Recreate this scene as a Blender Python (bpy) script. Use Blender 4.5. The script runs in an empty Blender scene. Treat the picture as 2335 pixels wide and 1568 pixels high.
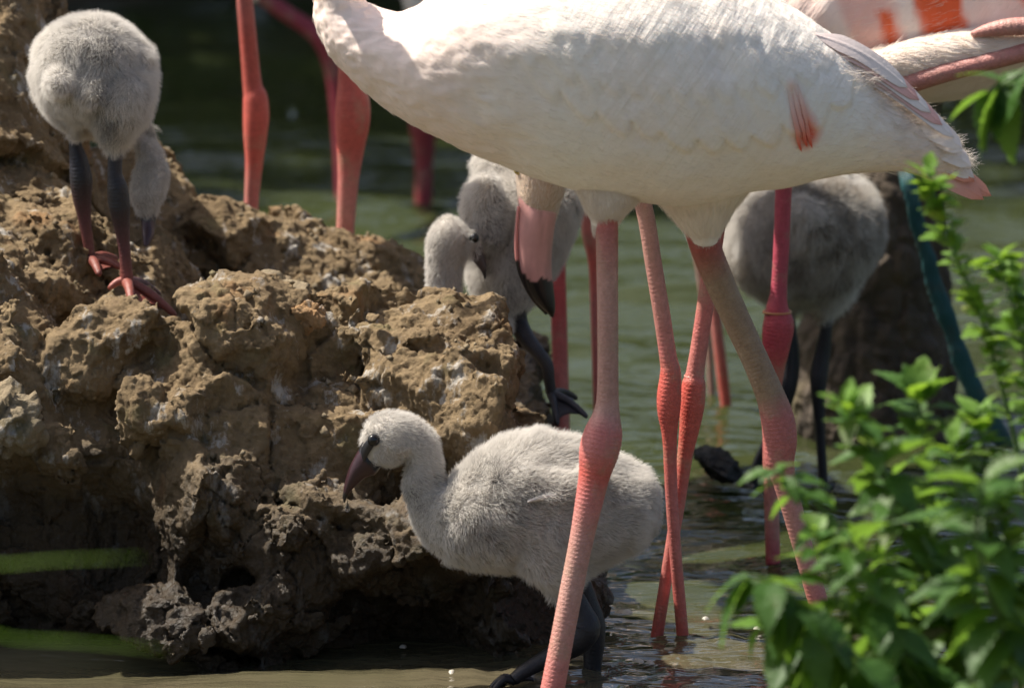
import bpy, math, random
import numpy as np
from mathutils import Vector

random.seed(7)
RNG = np.random.default_rng(11)
sc = bpy.context.scene
COL = sc.collection

# ------------------------------------------------------------------ camera
CAM = np.array([0.0, -7.9, 1.6])
PITCH = math.radians(9.0)
FPX = 18680.0                      # focal length in pixels of a 2335 wide frame
cam_d = bpy.data.cameras.new('camera')
cam = bpy.data.objects.new('camera', cam_d)
COL.objects.link(cam)
cam.location = CAM
cam.rotation_euler = (math.radians(90) - PITCH, 0, 0)
cam_d.sensor_width = 36.0
cam_d.lens = FPX * 36.0 / 2335.0
cam_d.clip_start = 0.1
cam_d.clip_end = 2000.0
cam_d.dof.use_dof = True
cam_d.dof.focus_distance = 8.17
cam_d.dof.aperture_fstop = 8.5
sc.camera = cam

# ------------------------------------------------------------------ sky, sun, exposure
SUN_EL, SUN_AZ = math.radians(56), math.radians(-68)     # azimuth clockwise from +Y
sun_dir = Vector((math.sin(SUN_AZ) * math.cos(SUN_EL), math.cos(SUN_AZ) * math.cos(SUN_EL), math.sin(SUN_EL)))
world = bpy.data.worlds.new('World')
sc.world = world
world.use_nodes = True
wn = world.node_tree
bg = wn.nodes['Background']
sky = wn.nodes.new('ShaderNodeTexSky')
sky.sky_type = 'NISHITA'
sky.sun_disc = False
sky.sun_elevation = SUN_EL
sky.sun_rotation = SUN_AZ
sky.air_density = 1.0
sky.dust_density = 4.0
wn.links.new(sky.outputs[0], bg.inputs[0])
bg.inputs[1].default_value = 0.082
sun_d = bpy.data.lights.new('sun', 'SUN')
sun_d.energy = 5.0
sun_d.angle = math.radians(0.53)
sun_d.color = (1.0, 0.93, 0.83)
sun = bpy.data.objects.new('sun', sun_d)
COL.objects.link(sun)
sun.location = (-4, 4, 8)
sun.rotation_euler = sun_dir.to_track_quat('Z', 'Y').to_euler()
sc.view_settings.view_transform = 'Standard'
sc.view_settings.look = 'None'
sc.view_settings.exposure = 0.88
sc.view_settings.gamma = 1.0
sc.view_settings.use_curve_mapping = False
sc.render.engine = 'CYCLES'
sc.cycles.use_denoising = True
sc.cycles.max_bounces = 8
sc.cycles.sample_clamp_indirect = 6.0

# ------------------------------------------------------------------ helpers
def U(u, v, y):
    """the point at depth y that shows at (u, v) of a 2335 x 1568 frame"""
    a, b = (u - 1167.5) / FPX, (784.0 - v) / FPX
    d = np.array([a, math.cos(PITCH) + b * math.sin(PITCH), -math.sin(PITCH) + b * math.cos(PITCH)])
    return CAM + d * ((y - CAM[1]) / d[1])

def mpp(y):
    return (y - CAM[1]) * 1.012 / FPX

def nrm(a):
    return a / np.maximum(np.linalg.norm(a, axis=-1, keepdims=True), 1e-9)

def hash3(ix, iy, iz, seed):
    h = (ix.astype(np.uint32) * np.uint32(374761393) + iy.astype(np.uint32) * np.uint32(668265263)
         + iz.astype(np.uint32) * np.uint32(2147483647 - 58) + np.uint32(seed * 7919 + 13))
    h = (h ^ (h >> np.uint32(13))) * np.uint32(1274126177)
    h = (h ^ (h >> np.uint32(15))) * np.uint32(2246822519)
    return ((h ^ (h >> np.uint32(16))) & np.uint32(0xFFFFFF)).astype(np.float32) / 16777215.0

def vnoise(p, seed=0):
    p = np.asarray(p, np.float64) + 4096.0
    i = np.floor(p).astype(np.int64)
    f = (p - i).astype(np.float32)
    f = f * f * (3 - 2 * f)
    out = 0
    for dx in (0, 1):
        wx = f[:, 0] if dx else 1 - f[:, 0]
        for dy in (0, 1):
            wy = f[:, 1] if dy else 1 - f[:, 1]
            for dz in (0, 1):
                wz = f[:, 2] if dz else 1 - f[:, 2]
                out = out + wx * wy * wz * hash3(i[:, 0] + dx, i[:, 1] + dy, i[:, 2] + dz, seed)
    return out * 2 - 1

def fbm(p, freq, octs=4, seed=0, ridged=False):
    p = np.asarray(p, np.float32) * np.float32(1)
    out, amp, tot = 0, 1.0, 0.0
    for o in range(octs):
        n = vnoise(p * (freq * 2.03 ** o) + 17.3 * o, seed + o)
        if ridged:
            n = 1 - 2 * np.abs(n)
        out = out + amp * n
        tot += amp
        amp *= 0.5
    return out / tot

def worley(p, freq, seed=0, blocks=False, tilt=2.0):
    """distances to the nearest and second nearest cell points"""
    q = np.asarray(p, np.float32) * freq
    i = np.floor(q).astype(np.int64)
    f1 = np.full(len(q), 9.0, np.float32)
    f2 = f1.copy()
    blk = np.zeros(len(q), np.float32)
    for dx in (-1, 0, 1):
        for dy in (-1, 0, 1):
            for dz in (-1, 0, 1):
                c = (i + np.array([dx, dy, dz]))
                m = c & 0xFFFFFF
                o = np.stack([hash3(m[:, 0], m[:, 1], m[:, 2], seed + k) for k in (1, 2, 3)], -1)
                d = np.linalg.norm(c + o - q, axis=1)
                new1 = d < f1
                f2 = np.where(new1, f1, np.minimum(f2, d))
                f1 = np.where(new1, d, f1)
                if blocks:
                    tl = np.stack([hash3(m[:, 0], m[:, 1], m[:, 2], seed + k) for k in (5, 6, 7)], -1) - .5
                    val = hash3(m[:, 0], m[:, 1], m[:, 2], seed + 9) - .5 + tilt * ((q - c - o) * tl).sum(1)
                    blk = np.where(new1, val, blk)
    if blocks:
        return f1, f2, blk
    return f1, f2

def mk(name, v, f, mat, parent=None, col=None, smooth=True, matidx=None, loc=None):
    """one mesh object from world-space vertices; f is a list of polygons or an (n,k) array"""
    v = np.asarray(v, np.float64)
    org = np.array(parent['org']) if parent is not None else (np.asarray(loc, float) if loc is not None else np.zeros(3))
    me = bpy.data.meshes.new(name)
    lv = v - org
    if isinstance(f, np.ndarray):
        k = f.shape[1]
        me.vertices.add(len(v)); me.vertices.foreach_set('co', lv.astype(np.float32).ravel())
        me.loops.add(f.size); me.loops.foreach_set('vertex_index', f.astype(np.int32).ravel())
        me.polygons.add(len(f))
        me.polygons.foreach_set('loop_start', np.arange(0, f.size, k, dtype=np.int32))
        me.update(calc_edges=True)
        me.validate()
    else:
        me.from_pydata(lv.tolist(), [], [list(q) for q in f])
        me.update()
    if smooth:
        me.polygons.foreach_set('use_smooth', [True] * len(me.polygons))
    mats = mat if isinstance(mat, (list, tuple)) else [mat]
    for m in mats:
        me.materials.append(m)
    if matidx is not None:
        me.polygons.foreach_set('material_index', np.asarray(matidx, np.int32))
    if col is not None:
        a = me.color_attributes.new('Col', 'FLOAT_COLOR', 'POINT')
        c = np.ones((len(v), 4), np.float32); c[:, :3] = col
        a.data.foreach_set('color', c.ravel())
    o = bpy.data.objects.new(name, me)
    COL.objects.link(o)
    if parent is not None:
        o.parent = parent
    else:
        o.location = org
    o['org'] = org.tolist()
    return o

def tag(o, label, cat, group=None, kind=None):
    o['label'] = label
    o['category'] = cat
    if group: o['group'] = group
    if kind: o['kind'] = kind
    return o

def structure(o):
    o['kind'] = 'structure'
    return o

def empty(name, loc):
    o = bpy.data.objects.new(name, None)
    COL.objects.link(o)
    o.location = loc
    o.empty_display_size = 0.05
    o['org'] = [float(c) for c in loc]
    return o

def spline(pts, n):
    """Catmull-Rom through the rows of pts, n samples between neighbours"""
    p = np.asarray(pts, float)
    p = np.vstack([2 * p[0] - p[1], p, 2 * p[-1] - p[-2]])
    out = []
    for i in range(1, len(p) - 2):
        for k in range(n):
            t = k / n
            a, b, c, d = p[i - 1], p[i], p[i + 1], p[i + 2]
            out.append(0.5 * (2 * b + (c - a) * t + (2 * a - 5 * b + 4 * c - d) * t * t + (3 * b - a - 3 * c + d) * t ** 3))
    out.append(p[-2])
    return np.array(out)

def grid_faces(ns, nt, base=0, closed=True):
    i, j = np.meshgrid(np.arange(ns - 1), np.arange(nt if closed else nt - 1), indexing='ij')
    i, j = i.ravel(), j.ravel()
    j2 = (j + 1) % nt
    return base + np.stack([i * nt + j, i * nt + j2, (i + 1) * nt + j2, (i + 1) * nt + j], 1)

def loft(secs, nt=40, sub=6, capped=True, power=2.0, capk=1.0):
    """secs: rows of centre(3) + axis a(3) + axis b(3); returns (ns, nt, 3) grid with rounded ends"""
    s = spline(secs, sub)
    if capped:
        def cap(r, nb):
            d = r[:3] - nb[:3]
            d = d / max(np.linalg.norm(d), 1e-9)
            rad = min(np.linalg.norm(r[3:6]), np.linalg.norm(r[6:9]))
            res = []
            for a in (25, 50, 70, 84, 90):
                q = r.copy()
                q[:3] = r[:3] + d * capk * rad * math.sin(math.radians(a))
                q[3:] = r[3:] * max(math.cos(math.radians(a)), 0.01)
                res.append(q)
            return res
        s = np.vstack([cap(s[0], s[1])[::-1], s, cap(s[-1], s[-2])])
    t = np.linspace(0, 2 * math.pi, nt, endpoint=False)
    c, d = np.cos(t), np.sin(t)
    if power != 2.0:
        c = np.sign(c) * np.abs(c) ** (2 / power); d = np.sign(d) * np.abs(d) ** (2 / power)
    return s[:, None, :3] + s[:, None, 3:6] * c[None, :, None] + s[:, None, 6:9] * d[None, :, None]

def outward(g):
    """faces of a loft grid, turned so that normals point out"""
    ns, nt = g.shape[:2]
    f = grid_faces(ns, nt)
    v = g.reshape(-1, 3)
    a, b, c = v[f[:, 0]], v[f[:, 1]], v[f[:, 2]]
    n = np.cross(b - a, c - a)
    cen = g.mean(1)[f[:, 0] // nt]
    if ((a - cen) * n).sum() < 0:
        f = f[:, ::-1].copy()
    return f

def join(parts):
    """[(v, f, col, matindex)] -> one set of arrays"""
    vs, fs, cs, ms, b = [], [], [], [], 0
    for v, f, c, m in parts:
        vs.append(v); fs.append(f + b); ms.append(np.full(len(f), m))
        cs.append(np.broadcast_to(np.asarray(c, float), (len(v), 3)))
        b += len(v)
    return np.vstack(vs), np.vstack(fs), np.vstack(cs), np.concatenate(ms)

def tube(path, nt=16, step=None, scutes=0.0, pitch=0.0045, flat=1.0, sub=8):
    """path rows: x y z r; a swept tube with closed ends; scutes adds ring ridges on its front"""
    s = spline(path, sub)
    if step:
        seg = np.linalg.norm(np.diff(s[:, :3], axis=0), axis=1)
        L = np.concatenate([[0], np.cumsum(seg)])
        x = np.linspace(0, L[-1], max(int(L[-1] / step), 4))
        s = np.stack([np.interp(x, L, s[:, k]) for k in range(4)], 1)
    seg = np.linalg.norm(np.diff(s[:, :3], axis=0), axis=1)
    L = np.concatenate([[0], np.cumsum(seg)])
    tan = nrm(np.gradient(s[:, :3], axis=0))
    ref = np.array([0, 1.0, 0])
    side = nrm(np.cross(tan, ref) + 1e-6)
    dep = nrm(np.cross(side, tan))
    t = np.linspace(0, 2 * math.pi, nt, endpoint=False)
    r = s[:, 3][:, None] * np.ones(nt)[None]
    if scutes:
        ph = (L[:, None] / pitch + 0.35 * np.sin(t)[None] + 0.5 * (np.cos(t)[None] > 0.2)) % 1.0
        ridge = np.clip(np.minimum(ph, 1 - ph) * 5, 0, 1) - 1
        front = np.clip(0.65 - 0.5 * np.sin(t), 0, 1)[None]
        r = r * (1 + scutes * ridge * front)
    g = s[:, None, :3] + r[..., None] * (side[:, None] * np.cos(t)[None, :, None] + flat * dep[:, None] * np.sin(t)[None, :, None])
    e0 = np.repeat(s[:1, None, :3], nt, 1); e1 = np.repeat(s[-1:, None, :3], nt, 1)
    g = np.concatenate([e0, g, e1], 0)
    return g, np.concatenate([[0], L, [L[-1]]]), np.concatenate([s[:1], s, s[-1:]])

# ------------------------------------------------------------------ materials
def new_mat(name):
    m = bpy.data.materials.new(name)
    m.use_nodes = True
    nt = m.node_tree
    return m, nt, nt.nodes['Principled BSDF'], nt.nodes['Material Output']

def nd(nt, kind, **kw):
    n = nt.nodes.new('ShaderNode' + kind)
    for k, v in kw.items():
        if k.startswith('_'):
            setattr(n, k[1:], v)
        else:
            key = k.replace('__', ' ')
            s = n.inputs[int(key[1:])] if key[0] == 'i' and key[1:].isdigit() else n.inputs[key]
            if isinstance(v, bpy.types.NodeSocket):
                nt.links.new(v, s)
            else:
                s.default_value = v
    return n

def rgba(c):
    return (c[0], c[1], c[2], 1.0)

def ramp(nt, fac, stops):
    n = nt.nodes.new('ShaderNodeValToRGB')
    nt.links.new(fac, n.inputs[0])
    e = n.color_ramp.elements
    while len(e) < len(stops):
        e.new(0.5)
    for i, (p, c) in enumerate(stops):
        e[i].position = p
        e[i].color = rgba(c) if not isinstance(c, (int, float)) else (c, c, c, 1)
    return n.outputs[0]

def mix(nt, fac, a, b, mode='MIX'):
    n = nt.nodes.new('ShaderNodeMix')
    n.data_type = 'RGBA'
    n.blend_type = mode
    for s, x in ((n.inputs[0], fac), (n.inputs[6], a), (n.inputs[7], b)):
        if isinstance(x, bpy.types.NodeSocket):
            nt.links.new(x, s)
        else:
            s.default_value = x if isinstance(x, (int, float)) else rgba(x)
    return n.outputs[2]

def noise(nt, vec, scale, detail=4, rough=0.55):
    n = nd(nt, 'TexNoise', Scale=scale, Detail=detail, Roughness=rough)
    if vec is not None:
        nt.links.new(vec, n.inputs['Vector'])
    return n.outputs['Fac']

def mud_material(name, dry=(0.220, 0.160, 0.088), dry2=(0.122, 0.080, 0.040), wet_shade_line=0.175, rust=0.5):
    m, nt, p, out = new_mat(name)
    pos = nd(nt, 'NewGeometry').outputs['Position']
    big = noise(nt, pos, 9, 5)
    fine = noise(nt, pos, 95, 6, 0.65)
    c = mix(nt, ramp(nt, big, [(0.38, 0.0), (0.62, 1.0)]), dry, dry2)
    c = mix(nt, ramp(nt, fine, [(0.3, 0.0), (0.7, 0.75)]), c, (dry[0] * 1.3, dry[1] * 1.3, dry[2] * 1.3))
    ru = noise(nt, nd(nt, 'VectorMath', _operation='ADD', i0=pos, i1=(4.2, 1.7, 9.1)).outputs[0], 13, 4)
    c = mix(nt, ramp(nt, ru, [(0.60, 0.0), (0.70, rust)]), c, (0.30, 0.155, 0.06))
    mo = noise(nt, nd(nt, 'VectorMath', _operation='ADD', i0=pos, i1=(1.2, 6.7, 3.1)).outputs[0], 22, 5)
    c = mix(nt, ramp(nt, mo, [(0.58, 0.0), (0.70, 0.45)]), c, (0.13, 0.125, 0.05))
    # droppings, with a streaky shape of their own
    st = nd(nt, 'Mapping', Vector=pos, Scale=(34, 34, 15)).outputs[0]
    wh = noise(nt, st, 1.0, 6, 0.7)
    c = mix(nt, ramp(nt, wh, [(0.565, 0.0), (0.66, 0.8)]), c, (0.50, 0.48, 0.44))
    # mud that the pond keeps wet; its darkening also paints in low shade
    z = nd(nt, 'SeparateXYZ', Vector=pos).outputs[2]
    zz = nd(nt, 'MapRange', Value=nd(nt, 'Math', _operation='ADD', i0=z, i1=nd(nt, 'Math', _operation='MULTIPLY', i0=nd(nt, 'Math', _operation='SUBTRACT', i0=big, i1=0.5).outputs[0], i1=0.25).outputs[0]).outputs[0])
    zz.inputs['From Min'].default_value = wet_shade_line + 0.05
    zz.inputs['From Max'].default_value = wet_shade_line - 0.07
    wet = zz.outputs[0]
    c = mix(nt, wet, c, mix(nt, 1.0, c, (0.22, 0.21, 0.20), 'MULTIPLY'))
    nt.links.new(c, p.inputs['Base Color'])
    r = nd(nt, 'MapRange', Value=wet)
    r.inputs['To Min'].default_value = 0.95
    r.inputs['To Max'].default_value = 0.34
    rr = nd(nt, 'Math', _operation='ADD', i0=r.outputs[0], i1=nd(nt, 'Math', _operation='MULTIPLY', i0=nd(nt, 'Math', _operation='SUBTRACT', i0=fine, i1=0.5).outputs[0], i1=0.5).outputs[0])
    nt.links.new(rr.outputs[0], p.inputs['Roughness'])
    p.inputs['Specular IOR Level'].default_value = 0.35
    b1 = nd(nt, 'Bump', Strength=0.9, Distance=0.006, Height=noise(nt, pos, 140, 8, 0.7))
    b2 = nd(nt, 'Bump', Strength=0.55, Distance=0.003, Height=noise(nt, pos, 420, 5, 0.65), Normal=b1.outputs[0])
    nt.links.new(b2.outputs[0], p.inputs['Normal'])
    return m

def col_material(name, rough=0.6, spec=0.3, bump=0.0, bscale=200, var=0.15, sheen=0.0, sss=0.0, subcol=None, coat=0.0):
    """pigment from the mesh's own colour attribute, with grain"""
    m, nt, p, out = new_mat(name)
    a = nd(nt, 'Attribute', _attribute_name='Col').outputs['Color']
    pos = nd(nt, 'TexCoord').outputs['Object']
    n1 = noise(nt, pos, bscale * 0.35, 5, 0.6)
    c = mix(nt, ramp(nt, n1, [(0.3, 1.0), (0.7, 0.0)]), a, mix(nt, 1.0, a, (1 - var, 1 - var * 1.1, 1 - var * 1.2), 'MULTIPLY'))
    nt.links.new(c, p.inputs['Base Color'])
    p.inputs['Roughness'].default_value = rough
    p.inputs['Specular IOR Level'].default_value = spec
    p.inputs['Sheen Weight'].default_value = sheen
    p.inputs['Coat Weight'].default_value = coat
    if sss:
        p.inputs['Subsurface Weight'].default_value = sss
        p.inputs['Subsurface Radius'].default_value = (1.0, 0.4, 0.3)
        p.inputs['Subsurface Scale'].default_value = 0.006
    if bump:
        b = nd(nt, 'Bump', Strength=bump, Distance=0.002, Height=noise(nt, pos, bscale, 6, 0.6))
        nt.links.new(b.outputs[0], p.inputs['Normal'])
    return m

def hair_material(name, root, tip, tip2, scale=18, transl=0.35):
    m, nt, p, out = new_mat(name)
    pos = nd(nt, 'TexCoord').outputs['Object']
    k = nd(nt, 'HairInfo').outputs['Intercept']
    rnd = nd(nt, 'HairInfo').outputs['Random']
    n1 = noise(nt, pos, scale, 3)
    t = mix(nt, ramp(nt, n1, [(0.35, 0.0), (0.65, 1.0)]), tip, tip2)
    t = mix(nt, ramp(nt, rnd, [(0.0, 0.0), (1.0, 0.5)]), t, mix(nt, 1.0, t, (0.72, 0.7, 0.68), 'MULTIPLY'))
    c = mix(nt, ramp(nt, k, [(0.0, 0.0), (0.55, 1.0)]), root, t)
    d = nd(nt, 'BsdfDiffuse', Color=c)
    tr = nd(nt, 'BsdfTranslucent', Color=c)
    mx = nd(nt, 'MixShader', i0=transl, i1=d.outputs[0], i2=tr.outputs[0])
    nt.links.new(mx.outputs[0], out.inputs[0])
    return m

def leaf_material(name, c1, c2, trans=(0.30, 0.50, 0.04), gloss=0.5):
    m, nt, p, out = new_mat(name)
    pos = nd(nt, 'NewGeometry').outputs['Position']
    rnd = nd(nt, 'ObjectInfo').outputs['Random']
    c = mix(nt, rnd, c1, c2)
    c = mix(nt, ramp(nt, rnd, [(0.86, 0.0), (0.97, 0.8)]), c, (c2[0] * 1.9, c2[1] * 1.15, c2[2]))
    c = mix(nt, ramp(nt, noise(nt, pos, 35, 5, .7), [(0.62, 0.0), (0.72, 0.6)]), c, (0.16, 0.13, 0.05))
    c = mix(nt, ramp(nt, noise(nt, pos, 60, 4), [(0.35, 0.0), (0.7, 0.5)]), c, (c1[0] * 0.6, c1[1] * 0.65, c1[2] * 0.6))
    nt.links.new(c, p.inputs['Base Color'])
    p.inputs['Roughness'].default_value = gloss
    p.inputs['Specular IOR Level'].default_value = 0.35
    tr = nd(nt, 'BsdfTranslucent', Color=rgba(trans))
    mx = nd(nt, 'MixShader', i0=0.38, i1=p.outputs[0], i2=tr.outputs[0])
    nt.links.new(mx.outputs[0], out.inputs[0])
    b = nd(nt, 'Bump', Strength=0.6, Distance=0.003, Height=noise(nt, pos, 130, 4))
    nt.links.new(b.outputs[0], p.inputs['Normal'])
    return m

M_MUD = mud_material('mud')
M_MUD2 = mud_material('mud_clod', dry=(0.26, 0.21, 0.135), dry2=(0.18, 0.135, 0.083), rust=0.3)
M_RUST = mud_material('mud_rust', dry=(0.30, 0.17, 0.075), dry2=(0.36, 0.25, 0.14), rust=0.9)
M_PLUME = col_material('plumage', rough=0.85, spec=0.1, bump=0.25, bscale=160, var=0.06, sheen=0.15, sss=0.12)
def plume_streaks(m):
    """long soft plumes of the folded wing, running down and back"""
    nt = m.node_tree; p = nt.nodes['Principled BSDF']
    pos = nd(nt, 'NewGeometry').outputs['Position']
    mp = nd(nt, 'Mapping', Vector=pos, Rotation=(0, math.radians(-34), 0)).outputs[0]
    mp2 = nd(nt, 'Mapping', Vector=mp, Scale=(1.0, .25, .09)).outputs[0]
    sep = nd(nt, 'SeparateXYZ', Vector=pos)
    mx_ = nd(nt, 'MapRange', Value=sep.outputs[0]); mx_.inputs['From Min'].default_value = 0.0; mx_.inputs['From Max'].default_value = 0.12
    h1 = nd(nt, 'Math', _operation='MULTIPLY', i0=noise(nt, mp2, 120, 4, .6), i1=mx_.outputs[0]).outputs[0]
    h2 = nd(nt, 'Math', _operation='MULTIPLY', i0=noise(nt, mp2, 38, 3, .6), i1=mx_.outputs[0]).outputs[0]
    b1 = nd(nt, 'Bump', Strength=0.5, Distance=0.006, Height=h2, Normal=p.inputs['Normal'].links[0].from_socket)
    b2 = nd(nt, 'Bump', Strength=0.45, Distance=0.003, Height=h1, Normal=b1.outputs[0])
    nt.links.new(b2.outputs[0], p.inputs['Normal'])
    return m
M_PLUME_A = plume_streaks(col_material('plumage_streaked', rough=0.85, spec=0.1, bump=0.2, bscale=160, var=0.06, sheen=0.12, sss=0.08))
M_FEATHER = col_material('feather_vane', rough=0.7, spec=0.2, bump=0.2, bscale=300, var=0.07, sheen=0.1)
M_LEG = col_material('leg_skin', rough=0.42, spec=0.45, bump=0.35, bscale=420, var=0.22, sss=0.08)
def leg_skin(name):
    m = col_material(name, rough=0.45, spec=0.4, bump=0.4, bscale=420, var=0.25, sss=0.05)
    nt = m.node_tree; p = nt.nodes['Principled BSDF']
    pos = nd(nt, 'TexCoord').outputs['Object']
    old = p.inputs['Base Color'].links[0].from_socket
    vo = nd(nt, 'TexVoronoi', Vector=nd(nt, 'Mapping', Vector=pos, Scale=(1, 1, 1.5)).outputs[0], Scale=210.0, _feature='DISTANCE_TO_EDGE').outputs[0]
    c = mix(nt, ramp(nt, vo, [(0.0, 0.30), (0.12, 0.0)]), old, mix(nt, 1.0, old, (0.62, 0.5, 0.48), 'MULTIPLY'))
    c = mix(nt, ramp(nt, noise(nt, pos, 30, 5, .65), [(0.52, 0.0), (0.72, 0.55)]), c, (0.36, 0.27, 0.18))
    nt.links.new(c, p.inputs['Base Color'])
    b = nd(nt, 'Bump', Strength=0.22, Distance=0.0010, Height=ramp(nt, vo, [(0.0, 0.0), (0.2, 1.0)]), Normal=p.inputs['Normal'].links[0].from_socket)
    nt.links.new(b.outputs[0], p.inputs['Normal'])
    return m
M_LEG = leg_skin('leg_skin')
M_DARKLEG = col_material('chick_leg_skin', rough=0.45, spec=0.4, bump=0.5, bscale=380, var=0.3)
M_BEAK = col_material('beak_horn', rough=0.32, spec=0.5, bump=0.12, bscale=260, var=0.1)
M_SKIN = col_material('chick_skin', rough=0.95, spec=0.05, bump=0.5, bscale=300, var=0.25)
M_EYE, _n, _p, _o = new_mat('eye')
_p.inputs['Base Color'].default_value = (0.006, 0.006, 0.007, 1); _p.inputs['Roughness'].default_value = 0.08
M_EYE_Y, _n, _p, _o = new_mat('yellow_eye')
_p.inputs['Base Color'].default_value = (0.55, 0.42, 0.08, 1); _p.inputs['Roughness'].default_value = 0.1
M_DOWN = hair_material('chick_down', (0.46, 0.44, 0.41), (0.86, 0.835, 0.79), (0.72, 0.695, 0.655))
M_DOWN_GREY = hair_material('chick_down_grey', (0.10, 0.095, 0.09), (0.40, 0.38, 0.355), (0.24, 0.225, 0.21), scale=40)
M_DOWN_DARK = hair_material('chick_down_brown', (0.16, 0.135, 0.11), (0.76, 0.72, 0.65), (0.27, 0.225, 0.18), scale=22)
M_BARB = hair_material('white_barbs', (0.78, 0.71, 0.63), (0.90, 0.84, 0.76), (0.88, 0.79, 0.71), scale=9, transl=0.3)

# ================================================================== the setting
def ground_height(x, y):
    near = np.clip((-0.75 - y) / 0.6, 0, 1)
    near = near * near * (3 - 2 * near)
    far = np.clip((y - 5.2) / 1.6, 0, 1)
    far = far * far * (3 - 2 * far)
    side = np.clip((np.abs(x - 0.2) - 5.5) / 2.0, 0, 1)
    return -0.16 + near * 0.26 + far * (0.5 + 0.03 * np.clip(y - 6, 0, 60)) + side * 0.4

xs = np.concatenate([-np.geomspace(400, 3.2, 22), np.linspace(-3, 3, 61), np.geomspace(3.2, 400, 22)])
ys = np.concatenate([-np.geomspace(400, 3.2, 22), np.linspace(-3, 9, 121), np.geomspace(9.3, 600, 24)])
gx, gy = np.meshgrid(xs, ys, indexing='ij')
gz = ground_height(gx, gy) + 0.02 * fbm(np.stack([gx.ravel(), gy.ravel(), gx.ravel() * 0], 1), 3, 4).reshape(gx.shape)
m, nt, p, out = new_mat('bank_soil')
pos = nd(nt, 'NewGeometry').outputs['Position']
c = mix(nt, ramp(nt, noise(nt, pos, 2.5, 6), [(0.4, 0.0), (0.6, 1.0)]), (0.09, 0.07, 0.04), (0.05, 0.075, 0.02))
nt.links.new(c, p.inputs['Base Color']); p.inputs['Roughness'].default_value = 0.95
b = nd(nt, 'Bump', Strength=0.8, Distance=0.03, Height=noise(nt, pos, 30, 6))
nt.links.new(b.outputs[0], p.inputs['Normal'])
structure(mk('ground', np.stack([gx, gy, gz], -1).reshape(-1, 3), grid_faces(len(xs), len(ys), closed=False)[:, ::-1].copy(), m))

# pond water: murky, rippled surface
wx = np.concatenate([np.linspace(-7.5, -1.05, 30), np.arange(-1.0, 1.25, 0.0125), np.linspace(1.3, 8, 30)])
wy = np.concatenate([np.arange(-1.2, 2.6, 0.0125), np.arange(2.6, 4.2, 0.03), np.linspace(4.25, 6.4, 30)])
gx, gy = np.meshgrid(wx, wy, indexing='ij')
q = np.stack([gx.ravel(), gy.ravel(), gx.ravel() * 0], 1)
h = 0.0115 * fbm(q * np.array([0.22, 1.0, 1]) + .03 * np.stack([fbm(q, 4, 2, 1), fbm(q, 4, 2, 2), 0 * q[:, 0]], 1), 8, 2, 5) + 0.0070 * fbm(q * np.array([0.26, 1.0, 1]), 17, 1, 9)
h = h * (1 + 1.3 * np.clip((q[:, 1] - .4) / .6, 0, 1))
for (u, v, y, a) in ((1540, 1450, 0.30, 0.003), (1300, 1540, 0.11, 0.0035), (1760, 1280, 0.72, 0.002), (1720, 1090, 1.2, 0.003)):
    cx = U(u, v, y)[0]
    r = np.hypot(q[:, 0] - cx, q[:, 1] - y)
    h = h + a * np.sin(r * 2 * math.pi / 0.045) * np.exp(-r / 0.13) * np.clip(r / 0.03, 0, 1)
gz = h.reshape(gx.shape)
m, nt, p, out = new_mat('pond_water')
pos = nd(nt, 'NewGeometry').outputs['Position']
sy = nd(nt, 'MapRange', Value=nd(nt, 'Math', _operation='ADD', i0=nd(nt, 'SeparateXYZ', Vector=pos).outputs[1], i1=nd(nt, 'Math', _operation='MULTIPLY', i0=noise(nt, pos, 4.0, 5), i1=0.8).outputs[0]).outputs[0])
sy.inputs['From Min'].default_value = 0.45; sy.inputs['From Max'].default_value = 1.0
# silt stirred up in the shallows by the near bank, clearer green water further out
c = mix(nt, sy.outputs[0], (0.088, 0.075, 0.046), (0.033, 0.041, 0.014))
nt.links.new(c, p.inputs['Base Color'])
p.inputs['Roughness'].default_value = 0.03
p.inputs['IOR'].default_value = 1.33
mp = nd(nt, 'Mapping', Vector=pos, Scale=(0.30, 1.0, 1.0)).outputs[0]
b1 = nd(nt, 'Bump', Strength=0.9, Distance=0.012, Height=noise(nt, mp, 24, 3, 0.5))
b2 = nd(nt, 'Bump', Strength=0.4, Distance=0.003, Height=noise(nt, mp, 70, 2, 0.5), Normal=b1.outputs[0])
nt.links.new(b2.outputs[0], p.inputs['Normal'])
M_WATER = m
structure(mk('water', np.stack([gx, gy, gz], -1).reshape(-1, 3), grid_faces(len(wx), len(wy), closed=False)[:, ::-1].copy(), m))

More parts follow.
